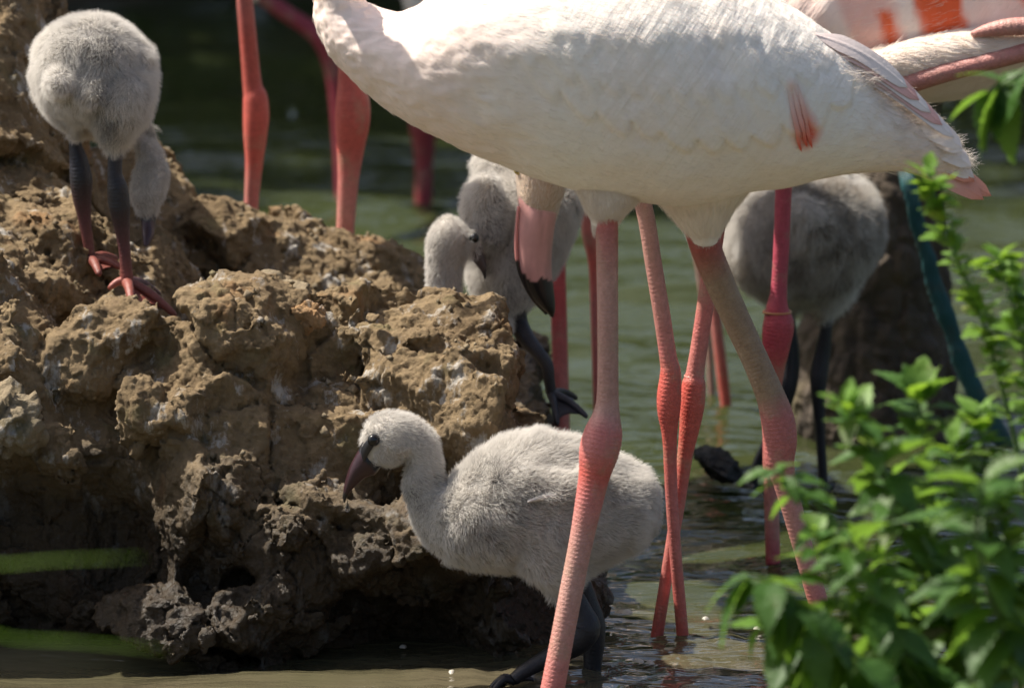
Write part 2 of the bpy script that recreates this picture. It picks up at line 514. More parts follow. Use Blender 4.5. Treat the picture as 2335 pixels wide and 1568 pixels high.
# ------------------------------------------------------------------ mud bank, carved from a distance field
def surface_nets(F, org, h):
    s = F < 0
    c = np.stack([s[i:F.shape[0] - 1 + i, j:F.shape[1] - 1 + j, k:F.shape[2] - 1 + k] for i in (0, 1) for j in (0, 1) for k in (0, 1)], 0)
    n = c.sum(0)
    act = np.argwhere((n > 0) & (n < 8))
    ci = np.array([(i, j, k) for i in (0, 1) for j in (0, 1) for k in (0, 1)])
    vals = np.stack([F[act[:, 0] + a, act[:, 1] + b, act[:, 2] + d] for a, b, d in ci], 1)
    acc = np.zeros((len(act), 3)); cnt = np.zeros(len(act))
    for a in range(8):
        for b in range(a + 1, 8):
            if np.abs(ci[a] - ci[b]).sum() == 1:
                va, vb = vals[:, a], vals[:, b]
                x = (va < 0) != (vb < 0)
                t = np.where(x, va / np.where(x, va - vb, 1), 0)
                acc += np.where(x[:, None], ci[a] + t[:, None] * (ci[b] - ci[a]), 0)
                cnt += x
    v = org + (act + acc / cnt[:, None]) * h
    idx = np.full(c.shape[1:], -1, np.int32)
    idx[tuple(act.T)] = np.arange(len(act))
    faces = []
    for ax in range(3):
        o1, o2 = [a for a in range(3) if a != ax]
        sl = [slice(None)] * 3; sl[ax] = slice(0, -1); sl[o1] = slice(1, -1); sl[o2] = slice(1, -1)
        sh = list(sl); sh[ax] = slice(1, None)
        a_, b_ = s[tuple(sl)], s[tuple(sh)]
        e = np.argwhere(a_ != b_)
        flip = a_[tuple(e.T)]
        e[:, o1] += 1; e[:, o2] += 1
        def at(d1, d2):
            q = e.copy(); q[:, o1] -= d1; q[:, o2] -= d2
            return idx[tuple(q.T)]
        qd = np.stack([at(1, 1), at(0, 1), at(0, 0), at(1, 0)], 1)
        inv = flip if ax != 1 else ~flip
        qd[~inv] = qd[~inv][:, ::-1]
        faces.append(qd)
    return v, np.vstack(faces)

def catmull(v, f):
    nv, nf = len(v), len(f)
    fp = v[f].mean(1)
    e = np.stack([f, np.roll(f, -1, 1)], -1).reshape(-1, 2)
    es = np.sort(e, 1)
    key, inv, cnt = np.unique(es[:, 0].astype(np.int64) * nv + es[:, 1], return_inverse=True, return_counts=True)
    a, b = key // nv, key % nv
    fpe = np.repeat(fp, 4, 0)
    fsum = np.stack([np.bincount(inv, fpe[:, k], len(key)) for k in range(3)], 1)
    mid = (v[a] + v[b]) / 2
    ep = np.where((cnt == 2)[:, None], (v[a] + v[b] + fsum) / 4, mid)
    fl = f.ravel()
    val = np.maximum(np.bincount(fl, minlength=nv), 1)[:, None]
    fav = np.stack([np.bincount(fl, fpe[:, k], nv) for k in range(3)], 1) / val
    ev = np.concatenate([a, b])
    eva = np.maximum(np.bincount(ev, minlength=nv), 1)[:, None]
    eav = np.stack([np.bincount(ev, np.concatenate([mid[:, k]] * 2), nv) for k in range(3)], 1) / eva
    vp = (fav + 2 * eav + (val - 3) * v) / val
    V = np.vstack([vp, ep, fp])
    ei = inv.reshape(nf, 4) + nv
    fi = np.arange(nf) + nv + len(ep)
    F = np.vstack([np.stack([f[:, k], ei[:, k], fi, ei[:, k - 1]], 1) for k in range(4)])
    return V, F

def vnormals(v, f):
    n = np.cross(v[f[:, 2]] - v[f[:, 0]], v[f[:, 3 if f.shape[1] > 3 else 1]] - v[f[:, 1 if f.shape[1] > 3 else 0]])
    if f.shape[1] == 3:
        n = np.cross(v[f[:, 1]] - v[f[:, 0]], v[f[:, 2]] - v[f[:, 0]])
    fl = f.ravel(); k = f.shape[1]
    return nrm(np.stack([np.bincount(fl, np.repeat(n[:, j], k), len(v)) for j in range(3)], 1))

def smin(a, b, k):
    h = np.clip(0.5 + 0.5 * (b - a) / k, 0, 1)
    return b + (a - b) * h - k * h * (1 - h)

VOX = 0.0050
lo = np.array([-0.72, 0.12, -0.06]); hi = np.array([0.17, 1.36, 0.74])
dims = np.ceil((hi - lo) / VOX).astype(int)
X, Y, Z = [(lo[k] + np.arange(dims[k]) * VOX).astype(np.float32) for k in range(3)]
X, Y, Z = X[:, None, None], Y[None, :, None], Z[None, None, :]

def ell(c, r, k=0):
    q = np.sqrt(((X - c[0]) / r[0]) ** 2 + ((Y - c[1]) / r[1]) ** 2 + ((Z - c[2]) / r[2]) ** 2)
    return (q - 1) * min(r)

# plateau with a leaning front wall and a crumbling right end
wob = 0.030 * np.sin(X * 19 + 0.6) + 0.018 * np.sin(X * 43 + 2.0) + 0.012 * np.sin(Z * 40 + X * 15)
lx_ = np.clip((-0.20 - X) / 0.08, 0, 1)
d_front = (0.255 - 0.06 * np.minimum(Z, 0.2) + (0.12 + 0.75 * lx_) * np.maximum(Z - 0.19, 0) + 0.5 * np.maximum(Z - 0.28, 0) - wob - Y) * 0.93
left_ = np.clip((-0.28 - X) / 0.10, 0, 1)
top = (1 - left_) * (0.262 - 0.45 * np.clip(Y - 0.36, 0, 0.24)) + left_ * (0.290 + 0.04 * np.clip((Y - 0.5) / 0.2, 0, 1)) + 0.10 * np.clip((-0.44 - X) / 0.12, 0, 1)
top = top + 0.010 * np.sin(X * 27 + 1) * np.sin(Y * 21)
d_top = (Z - top) * 0.95
xr = 0.066 - 0.31 * Z + 0.015 * np.sin(Z * 45)
d_right = (X - xr) * 0.95
d_back = (Y - 1.22) + 0 * X
D = np.maximum(np.maximum(d_front, d_top), np.maximum(d_right, np.maximum(d_back, X * 0 - 1)))
# the undercut hollow behind the wading chick
hol = ell((0.045, 0.20, 0.045), (0.075, 0.085, 0.072))
D = np.maximum(D, -hol)
def lump(u, v, y, r, k=0.02):
    global D
    D = smin(D, ell(U(u, v, y), r), k)
lump(990, 812, 0.41, (0.068, 0.075, 0.042))       # block at the right end of the rim
lump(1055, 900, 0.40, (0.055, 0.06, 0.08))
lump(800, 775, 0.41, (0.07, 0.06, 0.038))
lump(600, 800, 0.36, (0.075, 0.06, 0.05), 0.012)
lump(480, 830, 0.33, (0.06, 0.05, 0.05), 0.012)
lump(300, 860, 0.34, (0.07, 0.055, 0.05), 0.012)
lump(120, 870, 0.34, (0.08, 0.06, 0.06), 0.012)
lump(440, 980, 0.27, (0.075, 0.05, 0.055), 0.01)
lump(560, 1000, 0.28, (0.045, 0.05, 0.075), 0.01)
lump(310, 960, 0.27, (0.045, 0.045, 0.07), 0.01)
lump(640, 1235, 0.235, (0.06, 0.05, 0.05), 0.012)
lump(860, 1300, 0.22, (0.07, 0.05, 0.05), 0.012)
lump(1000, 1250, 0.22, (0.05, 0.04, 0.03), 0.015)
lump(640, 1420, 0.20, (0.11, 0.05, 0.035), 0.02)
# ridge behind, running down to the right
for (u, v, y, r) in ((280, 360, 1.06, (0.09, 0.10, 0.06)), (420, 440, 1.04, (0.085, 0.10, 0.055)), (540, 520, 1.02, (0.085, 0.10, 0.055)),
                     (660, 580, 1.02, (0.10, 0.11, 0.055)), (800, 600, 1.05, (0.10, 0.12, 0.055)), (900, 625, 1.05, (0.045, 0.11, 0.055)),
                     (760, 700, 1.02, (0.10, 0.12, 0.08)), (880, 720, 1.02, (0.055, 0.12, 0.08)), (480, 590, 1.03, (0.12, 0.09, 0.08))):
    lump(u, v + 90, y, r, 0.03)
# the tall shoulder at the left
D = smin(D, ell(U(-70, 330, 0.92), (0.115, 0.20, 0.20)), 0.05)
D = smin(D, ell(U(-110, 60, 1.00), (0.105, 0.16, 0.20)), 0.05)
D = smin(D, ell(U(20, 560, 0.70), (0.09, 0.14, 0.07)), 0.05)
# rough the field up near its surface
band = np.argwhere(np.abs(D) < 0.06)
win = np.clip(1.6 - np.abs(D[tuple(band.T)]) / 0.0375, 0, 1)
P = lo + band * VOX
warp = np.stack([fbm(P, 17, 2, 21), fbm(P, 17, 2, 22), fbm(P, 17, 2, 23)], 1)
w1, w2, blk = worley(P * np.array([1, 1, .8]) + 0.022 * warp, 9.0, 4, True, 2.2)
_, v2, blk2 = worley(P * np.array([1, 1, .85]) + 0.012 * warp, 23.0, 24, True, 2.0)
rr_ = fbm(P * np.array([1, 1, 0.6]), 30, 3, 8, ridged=True)
n = 0.012 * fbm(P, 10, 3, 3) - 0.005 * (rr_ - rr_.mean()) + 0.040 * blk + 0.009 * blk2
crack = np.clip(1 - (w2 - w1) / 0.07, 0, 1)
frontness = np.clip((0.70 - P[:, 1]) / 0.12, 0.25, 1)
D[tuple(band.T)] += (win * (n * (.35 + .65 * frontness) + 0.016 * crack ** 2 * frontness)).astype(np.float32)
mv, mf = surface_nets(D, lo, VOX)
mf = mf[(mv[mf][:, :, 2].max(1) > -0.03) & (mv[mf][:, :, 1].min(1) < 1.2) & (mv[mf][:, :, 0].min(1) > -0.70)]
used = np.unique(mf); remap = np.zeros(len(mv), np.int64); remap[used] = np.arange(len(used))
mv, mf = mv[used], remap[mf]
print('mud', len(mv))
mv, mf = catmull(mv, mf)
mn = vnormals(mv, mf)
r1_ = fbm(mv * np.array([1, 1, .8]), 70, 3, 31, ridged=True); r2_ = fbm(mv, 160, 2, 41, ridged=True)
wq = np.stack([fbm(mv, 50, 2, 51), fbm(mv, 50, 2, 52), fbm(mv, 50, 2, 53)], 1)
w1, w2, blk = worley(mv + 0.007 * wq, 55, 14, True, 2.0)
c1, c2 = worley(mv + 0.010 * wq, 17, 84)
keep = np.clip(fbm(mv, 8, 2, 61) * 3 + 0.3, 0, 1)
dsp = -0.0026 * (r1_ - r1_.mean()) + 0.0022 * (r2_ - r2_.mean()) + 0.0030 * blk - 0.010 * np.clip(1 - (c2 - c1) / 0.030, 0, 1) * keep
mv = mv + mn * dsp[:, None]
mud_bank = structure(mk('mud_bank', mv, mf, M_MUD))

def clod(name, u, v, y, r, seed, mat, label=None, parent=None, rot=(0, 0, 0), cat='clod', cuts=5, sub=5, sink=0.0):
    """a broken lump of dried mud: a sphere cut by planes, then crumbled"""
    import bmesh
    bm = bmesh.new()
    bmesh.ops.create_icosphere(bm, subdivisions=sub, radius=1.0)
    p = np.array([q.co[:] for q in bm.verts])
    f = np.array([[q.index for q in fc.verts] for fc in bm.faces])
    bm.free()
    g = np.random.default_rng(seed)
    for _ in range(cuts):
        n_ = nrm(g.normal(size=3)); dd = g.uniform(0.55, 0.8)
        o = p @ n_ - dd
        p = p - np.where(o > 0, o, 0)[:, None] * n_ * 0.9
    p = p * np.asarray(r)
    p = p + nrm(p) * (0.16 * min(r) * fbm(p / min(r) + seed, 1.3, 4, seed) + 0.10 * min(r) * fbm(p / min(r) + seed, 5, 3, seed + 5, ridged=True) + 0.30 * min(r) * worley(p / min(r) + 9 + .15 * np.stack([vnoise(p / min(r) * 3, 1), vnoise(p / min(r) * 3, 2), vnoise(p / min(r) * 3, 3)], 1), 1.5, seed, True)[2])[:, None]
    from mathutils import Euler
    R = np.array(Euler([math.radians(a) for a in rot]).to_matrix())
    c = U(u, v, y)
    o = mk(name, p @ R.T + c, f, mat, parent, loc=None if parent is not None else c - np.array([0, 0, sink]))
    if label:
        tag(o, label, cat)
    return o

clod('mud_slab', 585, 690, 0.385, (0.052, 0.040, 0.027), 3, M_MUD2, 'pale rounded slab of dry mud with a dark hollow underside on the bank', rot=(12, -8, 0))
clod('mud_clod', 697, 728, 0.36, (0.020, 0.018, 0.019), 5, M_RUST, 'small rust-orange mud clod wedged beside the pale slab', rot=(0, 20, 0))
clod('mud_clod', 20, 965, 0.235, (0.038, 0.03, 0.034), 8, M_MUD2, 'rounded pale mud clod projecting from the bank above its dark hollow', rot=(0, -12, 0))
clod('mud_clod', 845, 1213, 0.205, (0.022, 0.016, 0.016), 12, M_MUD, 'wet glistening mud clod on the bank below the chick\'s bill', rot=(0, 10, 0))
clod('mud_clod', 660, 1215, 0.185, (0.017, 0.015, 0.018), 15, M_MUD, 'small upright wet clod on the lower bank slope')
clod('wet_stone', 1640, 1058, 1.10, (0.030, 0.05, 0.014), 22, M_DARKLEG if False else mud_material('wet_stone', dry=(0.03, 0.03, 0.032), dry2=(0.02, 0.02, 0.022), rust=0.0, wet_shade_line=0.4), 'dark wet wedge-shaped stone breaking the water behind the crossed pink legs', rot=(0, 25, 0), cat='stone')
# crumbs of dry mud strewn over the bank
import bmesh
cr_v, cr_f, base = [], [], 0
sel = RNG.choice(len(mv), 900, p=(lambda w: w / w.sum())(np.clip(mn[:, 2] - 0.25, 0, 1) * (mv[:, 2] > 0.08)))
octa = np.array([(1, 0, 0), (-1, 0, 0), (0, 1, 0), (0, -1, 0), (0, 0, 1), (0, 0, -1)], float)
octf = np.array([(0, 2, 4), (2, 1, 4), (1, 3, 4), (3, 0, 4), (2, 0, 5), (1, 2, 5), (3, 1, 5), (0, 3, 5)])
for i in sel:
    s = RNG.uniform(0.0012, 0.0045) * (1 if RNG.random() > 0.06 else 1.8)
    cr_v.append(mv[i] + mn[i] * s * 0.4 + octa * s * RNG.uniform(0.6, 1.2, (6, 3)) + RNG.normal(0, s * 0.15, (6, 3)))
    cr_f.append(octf + base); base += 6
o = mk('mud_crumbs', np.vstack(cr_v), np.vstack(cr_f), M_MUD2, smooth=False)
o['kind'] = 'stuff'
tag(o, 'crumbs of dry mud strewn over the bank', 'mud')

# ================================================================== birds
PINK = np.array([0.62, 0.20, 0.18]); PINK_PALE = np.array([0.55, 0.31, 0.26]); RED = np.array([0.65, 0.135, 0.105]); OLIVE = np.array([0.34, 0.23, 0.145])

def fur(parent, name, v, f, n, length, mat, flow, puff=0.5, jitter=0.25, radius=0.00022, weight=None, seed=0, clump=0.35, cfreq=120, npts=4, droop=0.0):
    """fine down or barbs as hair strands rooted on the given faces"""
    g = np.random.default_rng(seed + 100)
    tri = np.vstack([f[:, [0, 1, 2]], f[:, [0, 2, 3]]]) if f.shape[1] == 4 else f
    a, b, c = v[tri[:, 0]], v[tri[:, 1]], v[tri[:, 2]]
    ar = np.linalg.norm(np.cross(b - a, c - a), axis=1)
    vn = vnormals(v, f)
    if weight is not None:
        ar = ar * weight[tri].mean(1)
    idx = g.choice(len(tri), n, p=ar / ar.sum())
    r1, r2 = np.sqrt(g.random(n)), g.random(n)
    w = np.stack([1 - r1, r1 * (1 - r2), r1 * r2], 1)
    p = (v[tri[idx]] * w[..., None]).sum(1)
    nn = nrm((vn[tri[idx]] * w[..., None]).sum(1))
    fl = flow(p)
    fl = nrm(fl - (fl * nn).sum(1, keepdims=True) * nn)
    cl = np.stack([vnoise(p * cfreq, seed + k) for k in (1, 2, 3)], 1)
    d = nrm(nn * puff + fl * (1 - puff) + g.normal(0, jitter, (n, 3)) + clump * cl)
    neg = (d * nn).sum(1, keepdims=True)
    d = nrm(d - np.minimum(neg - 0.06, 0) * nn)
    L = (length(p) if callable(length) else np.full(n, length)) * g.uniform(0.65, 1.15, n)
    t = np.linspace(0, 1, npts)
    bend = fl * 0.35 + np.array([0, 0, -droop])
    pts = p[:, None] + L[:, None, None] * (d[:, None] * t[None, :, None] + bend[:, None] * (t ** 2)[None, :, None] * 0.6)
    pts = pts - np.array(parent['org'])
    hc = bpy.data.hair_curves.new(name)
    hc.add_curves([npts] * n)
    hc.attributes['position'].data.foreach_set('vector', pts.astype(np.float32).ravel())
    ra = hc.attributes.get('radius') or hc.attributes.new('radius', 'FLOAT', 'POINT')
    ra.data.foreach_set('value', np.tile(radius * np.linspace(1, 0.25, npts), n).astype(np.float32))
    hc.materials.append(mat)
    o = bpy.data.objects.new(name, hc)
    COL.objects.link(o)
    o.parent = parent
    o['org'] = parent['org']
    return o

def leg_arrays(path, cols, nt=18, scutes=0.05, pitch=0.0045, flat=1.1, matidx=1):
    """path rows (u, v, y, r in pixels); cols one colour per row"""
    w = np.array([[*U(u, v, y), r * mpp(y)] for u, v, y, r in path])
    g, L, s = tube(w, nt=nt, step=0.0011 if scutes else 0.003, scutes=scutes, pitch=pitch, flat=flat)
    # colour along the leg by arc length
    sp = spline(w, 8)
    Ls = np.concatenate([[0], np.cumsum(np.linalg.norm(np.diff(sp[:, :3], axis=0), axis=1))])
    keys = Ls[::8][:len(path)]
    c = np.stack([np.interp(L, keys, np.asarray(cols)[:, k]) for k in range(3)], 1)
    c = np.repeat(c[:, None], g.shape[1], 1).reshape(-1, 3)
    return g.reshape(-1, 3), outward(g), c, matidx

def toe_arrays(p0, p1, r0, r1, col, arch=0.006, matidx=1):
    p0, p1 = np.asarray(p0, float), np.asarray(p1, float)
    mid = (p0 + p1) / 2 + np.array([0, 0, arch])
    w = np.array([[*p0, r0], [*mid, (r0 + r1) / 2], [*p1, r1], [*(p1 + (p1 - mid) * 0.15 - np.array([0, 0, 0.002])), r1 * 0.4]])
    g, L, s = tube(w, nt=10, step=0.002)
    return g.reshape(-1, 3), outward(g), np.broadcast_to(col, (g.shape[0] * g.shape[1], 3)), matidx

def web_arrays(a, b, c, col, matidx=1, th=0.0016):
    """a curved web between two toes a-b and a-c"""
    a, b, c = [np.asarray(q, float) for q in (a, b, c)]
    n = 6
    top, rows = [], []
    for i in range(n + 1):
        t = i / n
        for j in range(n + 1):
            s = j / n
            q = a + (b - a) * t * (1 - s) + (c - a) * t * s
            q = q + ((b - a) + (c - a)) * -0.10 * t * 4 * s * (1 - s) * t
            top.append(q)
    top = np.array(top)
    bot = top - np.array([0, 0, th])
    f = grid_faces(n + 1, n + 1, closed=False)
    v = np.vstack([top, bot])
    return v, np.vstack([f, f[:, ::-1] + len(top)]), np.broadcast_to(col, (len(v), 3)), matidx

def sec(p1, p2, y, hw, tilt=0.0):
    """a body section from its upper and lower outline points at depth y"""
    a, b = U(*p1, y), U(*p2, y)
    return np.concatenate([(a + b) / 2, (a - b) / 2, [tilt, hw, 0]])

# ------------------------------------------------------------------ the white flamingo in front
YA = -0.02
A_pairs = [((-90, -1010), (-90, -1060), .012), ((-60, -985), (-45, -1075), .020), ((10, -960), (30, -1070), .023), ((110, -915), (150, -1030), .020), ((230, -820), (310, -920), .019),
           ((370, -660), (450, -740), .019), ((540, -440), (450, -500), .021) , ((700, -220), (600, -270), .023), ((800, -80), (690, -110), .026),
           ((832, 0), (712, -10), .028), ((850, 14), (716, 45), .034), ((880, 25), (742, 110), .046), ((915, 30), (795, 172), .060), ((952, 14), (872, 238), .076),
           ((990, -15), (955, 288), .092), ((1060, -62), (1055, 335), .108), ((1150, -100), (1150, 372), .120), ((1250, -122), (1250, 410), .128),
           ((1350, -132), (1350, 436), .132), ((1450, -126), (1455, 452), .132), ((1550, -105), (1555, 462), .128), ((1650, -72), (1645, 448), .120),
           ((1745, -25), (1715, 430), .110), ((1825, 26), (1785, 422), .097), ((1895, 82), (1865, 406), .082), ((1955, 130), (1938, 394), .066),
           ((2008, 175), (2005, 388), .052), ((2060, 222), (2060, 386), .038), ((2115, 275), (2110, 390), .026), ((2165, 322), (2160, 398), .016)]
A_pairs[5] = ((450, -660), (370, -740), .019)
A_pairs[4] = ((310, -810), (235, -905), .019); A_pairs[3] = ((150, -905), (115, -1010), .020)
A_secs = np.array([sec(a, b, YA, w) for a, b, w in A_pairs])
NTA = 200
gA = loft(A_secs, nt=NTA, sub=12, power=2.15)
A_cen = gA[170:290].reshape(-1, 3).mean(0)

def plume_colour(v, cen, base=(0.87, 0.81, 0.735), blush=(0.86, 0.69, 0.61)):
    base, blush = np.array(base), np.array(blush)
    k = np.clip(0.35 + 0.9 * fbm(v, 7, 3, 77) + 1.6 * np.clip((-0.06 - (v[:, 0] - cen[0])) / 0.2, 0, 1), 0, 1)[:, None] * 0.8
    return base * (1 - k) + blush * k

def ruffle(g, amp, fr, seed, aniso=(1, 1, 1)):
    """soft feather relief pressed into a loft grid along its normals"""
    v = g.reshape(-1, 3)
    n = vnormals(v, outward(g))
    return (v + n * (amp * fbm(v * np.array(aniso), fr, 3, seed))[:, None]).reshape(g.shape)

def thigh(points, cen_y, seed):
    """feathered thigh, a tapering loft in the picture plane: rows (u1, u2, v, depth half width)"""
    return loft(np.array([np.concatenate([(U(a, v, cen_y) + U(b, v, cen_y)) / 2, (U(b, v, cen_y) - U(a, v, cen_y)) / 2, [0, w, 0]]) for a, b, v, w in points]), nt=32, sub=5)

gAr = ruffle(ruffle(gA, 0.0040, 15, 5, (0.6, 1, 1)), 0.0010, 60, 15, (0.5, 1, 1))
# the folded wing: tiers of coverts with scalloped, ragged lower edges, over streaky plumes
_v = gAr.reshape(-1, 3); _n = vnormals(_v, outward(gAr))
_d = np.zeros(len(_v))
for _k, (_amp, _sc, _pts) in enumerate(((.0022, .017, ((1180, 40), (1350, 105), (1500, 105), (1700, 95), (1830, 110))), (.0026, .021, ((1170, 105), (1350, 185), (1500, 210), (1700, 215), (1850, 190), (1950, 160))),
                                      (.0040, .028, ((1180, 170), (1330, 262), (1500, 320), (1700, 335), (1840, 305), (1960, 230), (2060, 225))), (.0022, .020, ((1000, 40), (1090, 110), (1200, 150), (1330, 120), (1420, 60))))):
    _w = np.array([U(a_, b_, YA - .1) for a_, b_ in _pts])
    _x = _v[:, 0] + .35 * (_v[:, 2] - _w[:, 2].mean()) + .004 * fbm(_v, 40, 2, 70 + _k)
    _ph = (_x / _sc) % 1.0
    _cell = np.floor(_x / _sc)
    _jit = hash3(_cell.astype(np.int64) + 5000, _cell.astype(np.int64) * 0 + _k, _cell.astype(np.int64) * 0, 3)
    _zc = np.interp(_v[:, 0], _w[:, 0], _w[:, 2]) + (np.abs(_ph - .5) * 2) ** 2 * _sc * .55 - _jit * .010 + .003 * fbm(_v, 90, 2, 80 + _k)
    _up = np.clip((_v[:, 2] - _zc) / .007, 0, 1); _up = _up * _up * (3 - 2 * _up)
    _in = np.clip((_v[:, 0] - _w[0, 0]) / .04, 0, 1) * np.clip((_w[-1, 0] - _v[:, 0]) / .05, 0, 1)
    _d += _amp * _up * _in * np.exp(-np.maximum(_v[:, 2] - _zc, 0) / .05) * (_v[:, 1] < YA)
_w = np.clip((_v[:, 0] - U(1230, 0, YA)[0]) / .12, 0, 1) * np.clip((_v[:, 2] - U(0, 330, YA)[2]) / .06, 0, 1)
_q = np.stack([_v[:, 0] + .55 * _v[:, 2], _v[:, 1] * .2, _v[:, 2] * .10], 1)
_d += _w * (.0030 * fbm(_q, 45, 2, 33) + .003 * fbm(_q, 16, 2, 34))
# ruffled breast
_d += .0016 * fbm(_v * np.array([.5, 1, 1.2]), 75, 2, 90, ridged=True) * np.clip((U(1330, 0, YA)[0] - _v[:, 0]) / .1, 0, 1)
gAr = (_v + _n * _d[:, None]).reshape(gAr.shape)
gLow = gAr[::2, ::2]
thA1 = thigh([(1320, 1490, 372, .016), (1312, 1480, 410, .030), (1325, 1458, 450, .031), (1338, 1432, 480, .026), (1347, 1418, 496, .019)], YA - 0.036, 1)
thA2 = thigh([(1430, 1740, 340, .065), (1465, 1715, 420, .055), (1510, 1680, 470, .045), (1545, 1655, 510, .034), (1568, 1640, 536, .022)], YA + 0.045, 2)
legA1 = [(1384, 470, YA - .045, 24), (1384, 520, YA - .045, 25.5), (1385, 640, YA - .045, 24.5), (1386, 760, YA - .045, 24), (1386, 880, YA - .045, 24.5), (1384, 935, YA - .045, 29), (1376, 985, YA - .047, 44), (1366, 1030, YA - .05, 46),
         (1356, 1080, YA - .052, 37), (1346, 1130, YA - .054, 33), (1326, 1230, YA - .058, 28), (1302, 1350, YA - .064, 27), (1279, 1470, YA - .07, 27), (1260, 1570, YA - .075, 28), (1243, 1660, YA - .08, 29), (1235, 1700, YA - .085, 30)]
colA1 = [RED, PINK * .8, PINK_PALE, PINK_PALE * .95, PINK_PALE * .9, PINK_PALE, PINK, PINK * .95, RED * .95, PINK, PINK_PALE * .8 + PINK * .2, PINK_PALE, PINK_PALE * .6 + PINK * .4, PINK, RED, RED]
legA2 = [(1596, 500, YA + .045, 40), (1608, 560, YA + .045, 36), (1640, 640, YA + .045, 34), (1680, 730, YA + .045, 32), (1722, 820, YA + .045, 31), (1754, 895, YA + .045, 33), (1772, 950, YA + .045, 38), (1779, 1000, YA + .045, 39),
         (1778, 1050, YA + .045, 34), (1790, 1100, YA + .045, 27), (1812, 1180, YA + .045, 24), (1840, 1280, YA + .045, 23), (1868, 1380, YA + .045, 23), (1895, 1470, YA + .045, 23), (1930, 1570, YA + .045, 24), (1950, 1640, YA + .045, 25)]
colA2 = [RED * .7, RED * .6, OLIVE, OLIVE, OLIVE * 1.05, OLIVE, PINK * .85, PINK * .85, PINK * .85, PINK_PALE * .6 + PINK * .4, PINK_PALE * .7 + PINK * .3, PINK_PALE * .7 + PINK * .3, PINK, PINK, RED, RED]
v0 = gAr.reshape(-1, 3); v1 = thA1.reshape(-1, 3); v2 = thA2.reshape(-1, 3)
c0_ = plume_colour(v0, A_cen)
_a, _b = U(1806, 195, YA - .1), U(1840, 312, YA - .1)
_t = np.clip(((v0 - _a)[:, [0, 2]] @ (_b - _a)[[0, 2]]) / ((_b - _a)[[0, 2]] ** 2).sum(), 0, 1)
_dist = np.linalg.norm((v0 - (_a + _t[:, None] * (_b - _a)))[:, [0, 2]], axis=1) + .003 * fbm(v0 * np.array([1, 1, .3]), 120, 2, 7)
_k = (np.clip(1.25 - _dist / (.006 + .008 * _t), 0, 1) * (.25 + .75 * _t) * (v0[:, 1] < YA))[:, None]
c0_ = c0_ * (1 - _k) + np.array([.76, .10, .04]) * _k
parts = [(v0, outward(gAr), c0_, 0), (v1, outward(thA1), plume_colour(v1, A_cen), 0), (v2, outward(thA2), plume_colour(v2, A_cen), 0),
         leg_arrays(legA1, colA1, scutes=.035), leg_arrays(legA2, colA2, scutes=.03)]
foot = U(1235, 1700, YA - .085)
for dx, dy in ((-.09, .00), (-.075, -.05), (-.06, .05), (.03, .0)):
    parts.append(toe_arrays(foot + [0, 0, 0], foot + [dx, dy, -.012], .007, .004, PINK))
foot = U(1950, 1640, YA + .045)
for dx, dy in ((-.09, .00), (-.075, -.05), (-.06, .05), (.03, .0)):
    parts.append(toe_arrays(foot + [0, 0, 0], foot + [dx, dy, -.012], .007, .004, PINK))
vj, fj, cj, mj = join(parts)
birdA = mk('flamingo', vj, fj, [M_PLUME_A, M_LEG], None, cj, matidx=mj, loc=U(1500, 1640, YA) * np.array([1, 1, 0]) + np.array([0, 0, -.1]))
tag(birdA, 'large white flamingo with its whole flank in view, striding past the wading grey chick', 'flamingo', 'adult flamingos')

def flow_back(p):
    d = np.zeros_like(p); d[:, 0] = 1.0
    d[:, 2] = -0.22 + 0.25 * vnoise(p * 14, 3)
    d[:, 1] = 0.25 * vnoise(p * 14, 4)
    up = p[:, 0] < U(850, 0, YA)[0]
    d[up] = np.array([0.4, 0, -1.0])
    return d
vis = (v0[:, 2] < A_cen[2] + 0.2).astype(float)
fur(birdA, 'contour_feathers', v0, outward(gAr), 50000, 0.006, M_BARB, flow_back, puff=0.03, jitter=0.05, radius=0.00008, weight=vis, seed=1, clump=0.13, cfreq=45)
for k, (vv, gg) in enumerate(((v1, thA1), (v2, thA2))):
    fur(birdA, 'thigh_feathers', vv, outward(gg), 9000, 0.011, M_BARB, lambda p: np.tile([0.15, 0, -1.0], (len(p), 1)), puff=0.08, jitter=0.10, radius=0.00014, seed=3 + k, clump=0.2, cfreq=70)

def surf(g, s, t):
    """point and outward normal of a loft grid at fractional section s and angle t (0..1)"""
    ns, nt = g.shape[:2]
    s = np.clip(s, 0, ns - 1.001); t = (t % 1.0) * nt
    i, j = np.floor(s).astype(int), np.floor(t).astype(int)
    a, b = (s - i)[..., None], (t - j)[..., None]
    j0, j1 = j % nt, (j + 1) % nt
    p = (g[i, j0] * (1 - a) + g[i + 1, j0] * a) * (1 - b) + (g[i, j1] * (1 - a) + g[i + 1, j1] * a) * b
    return p

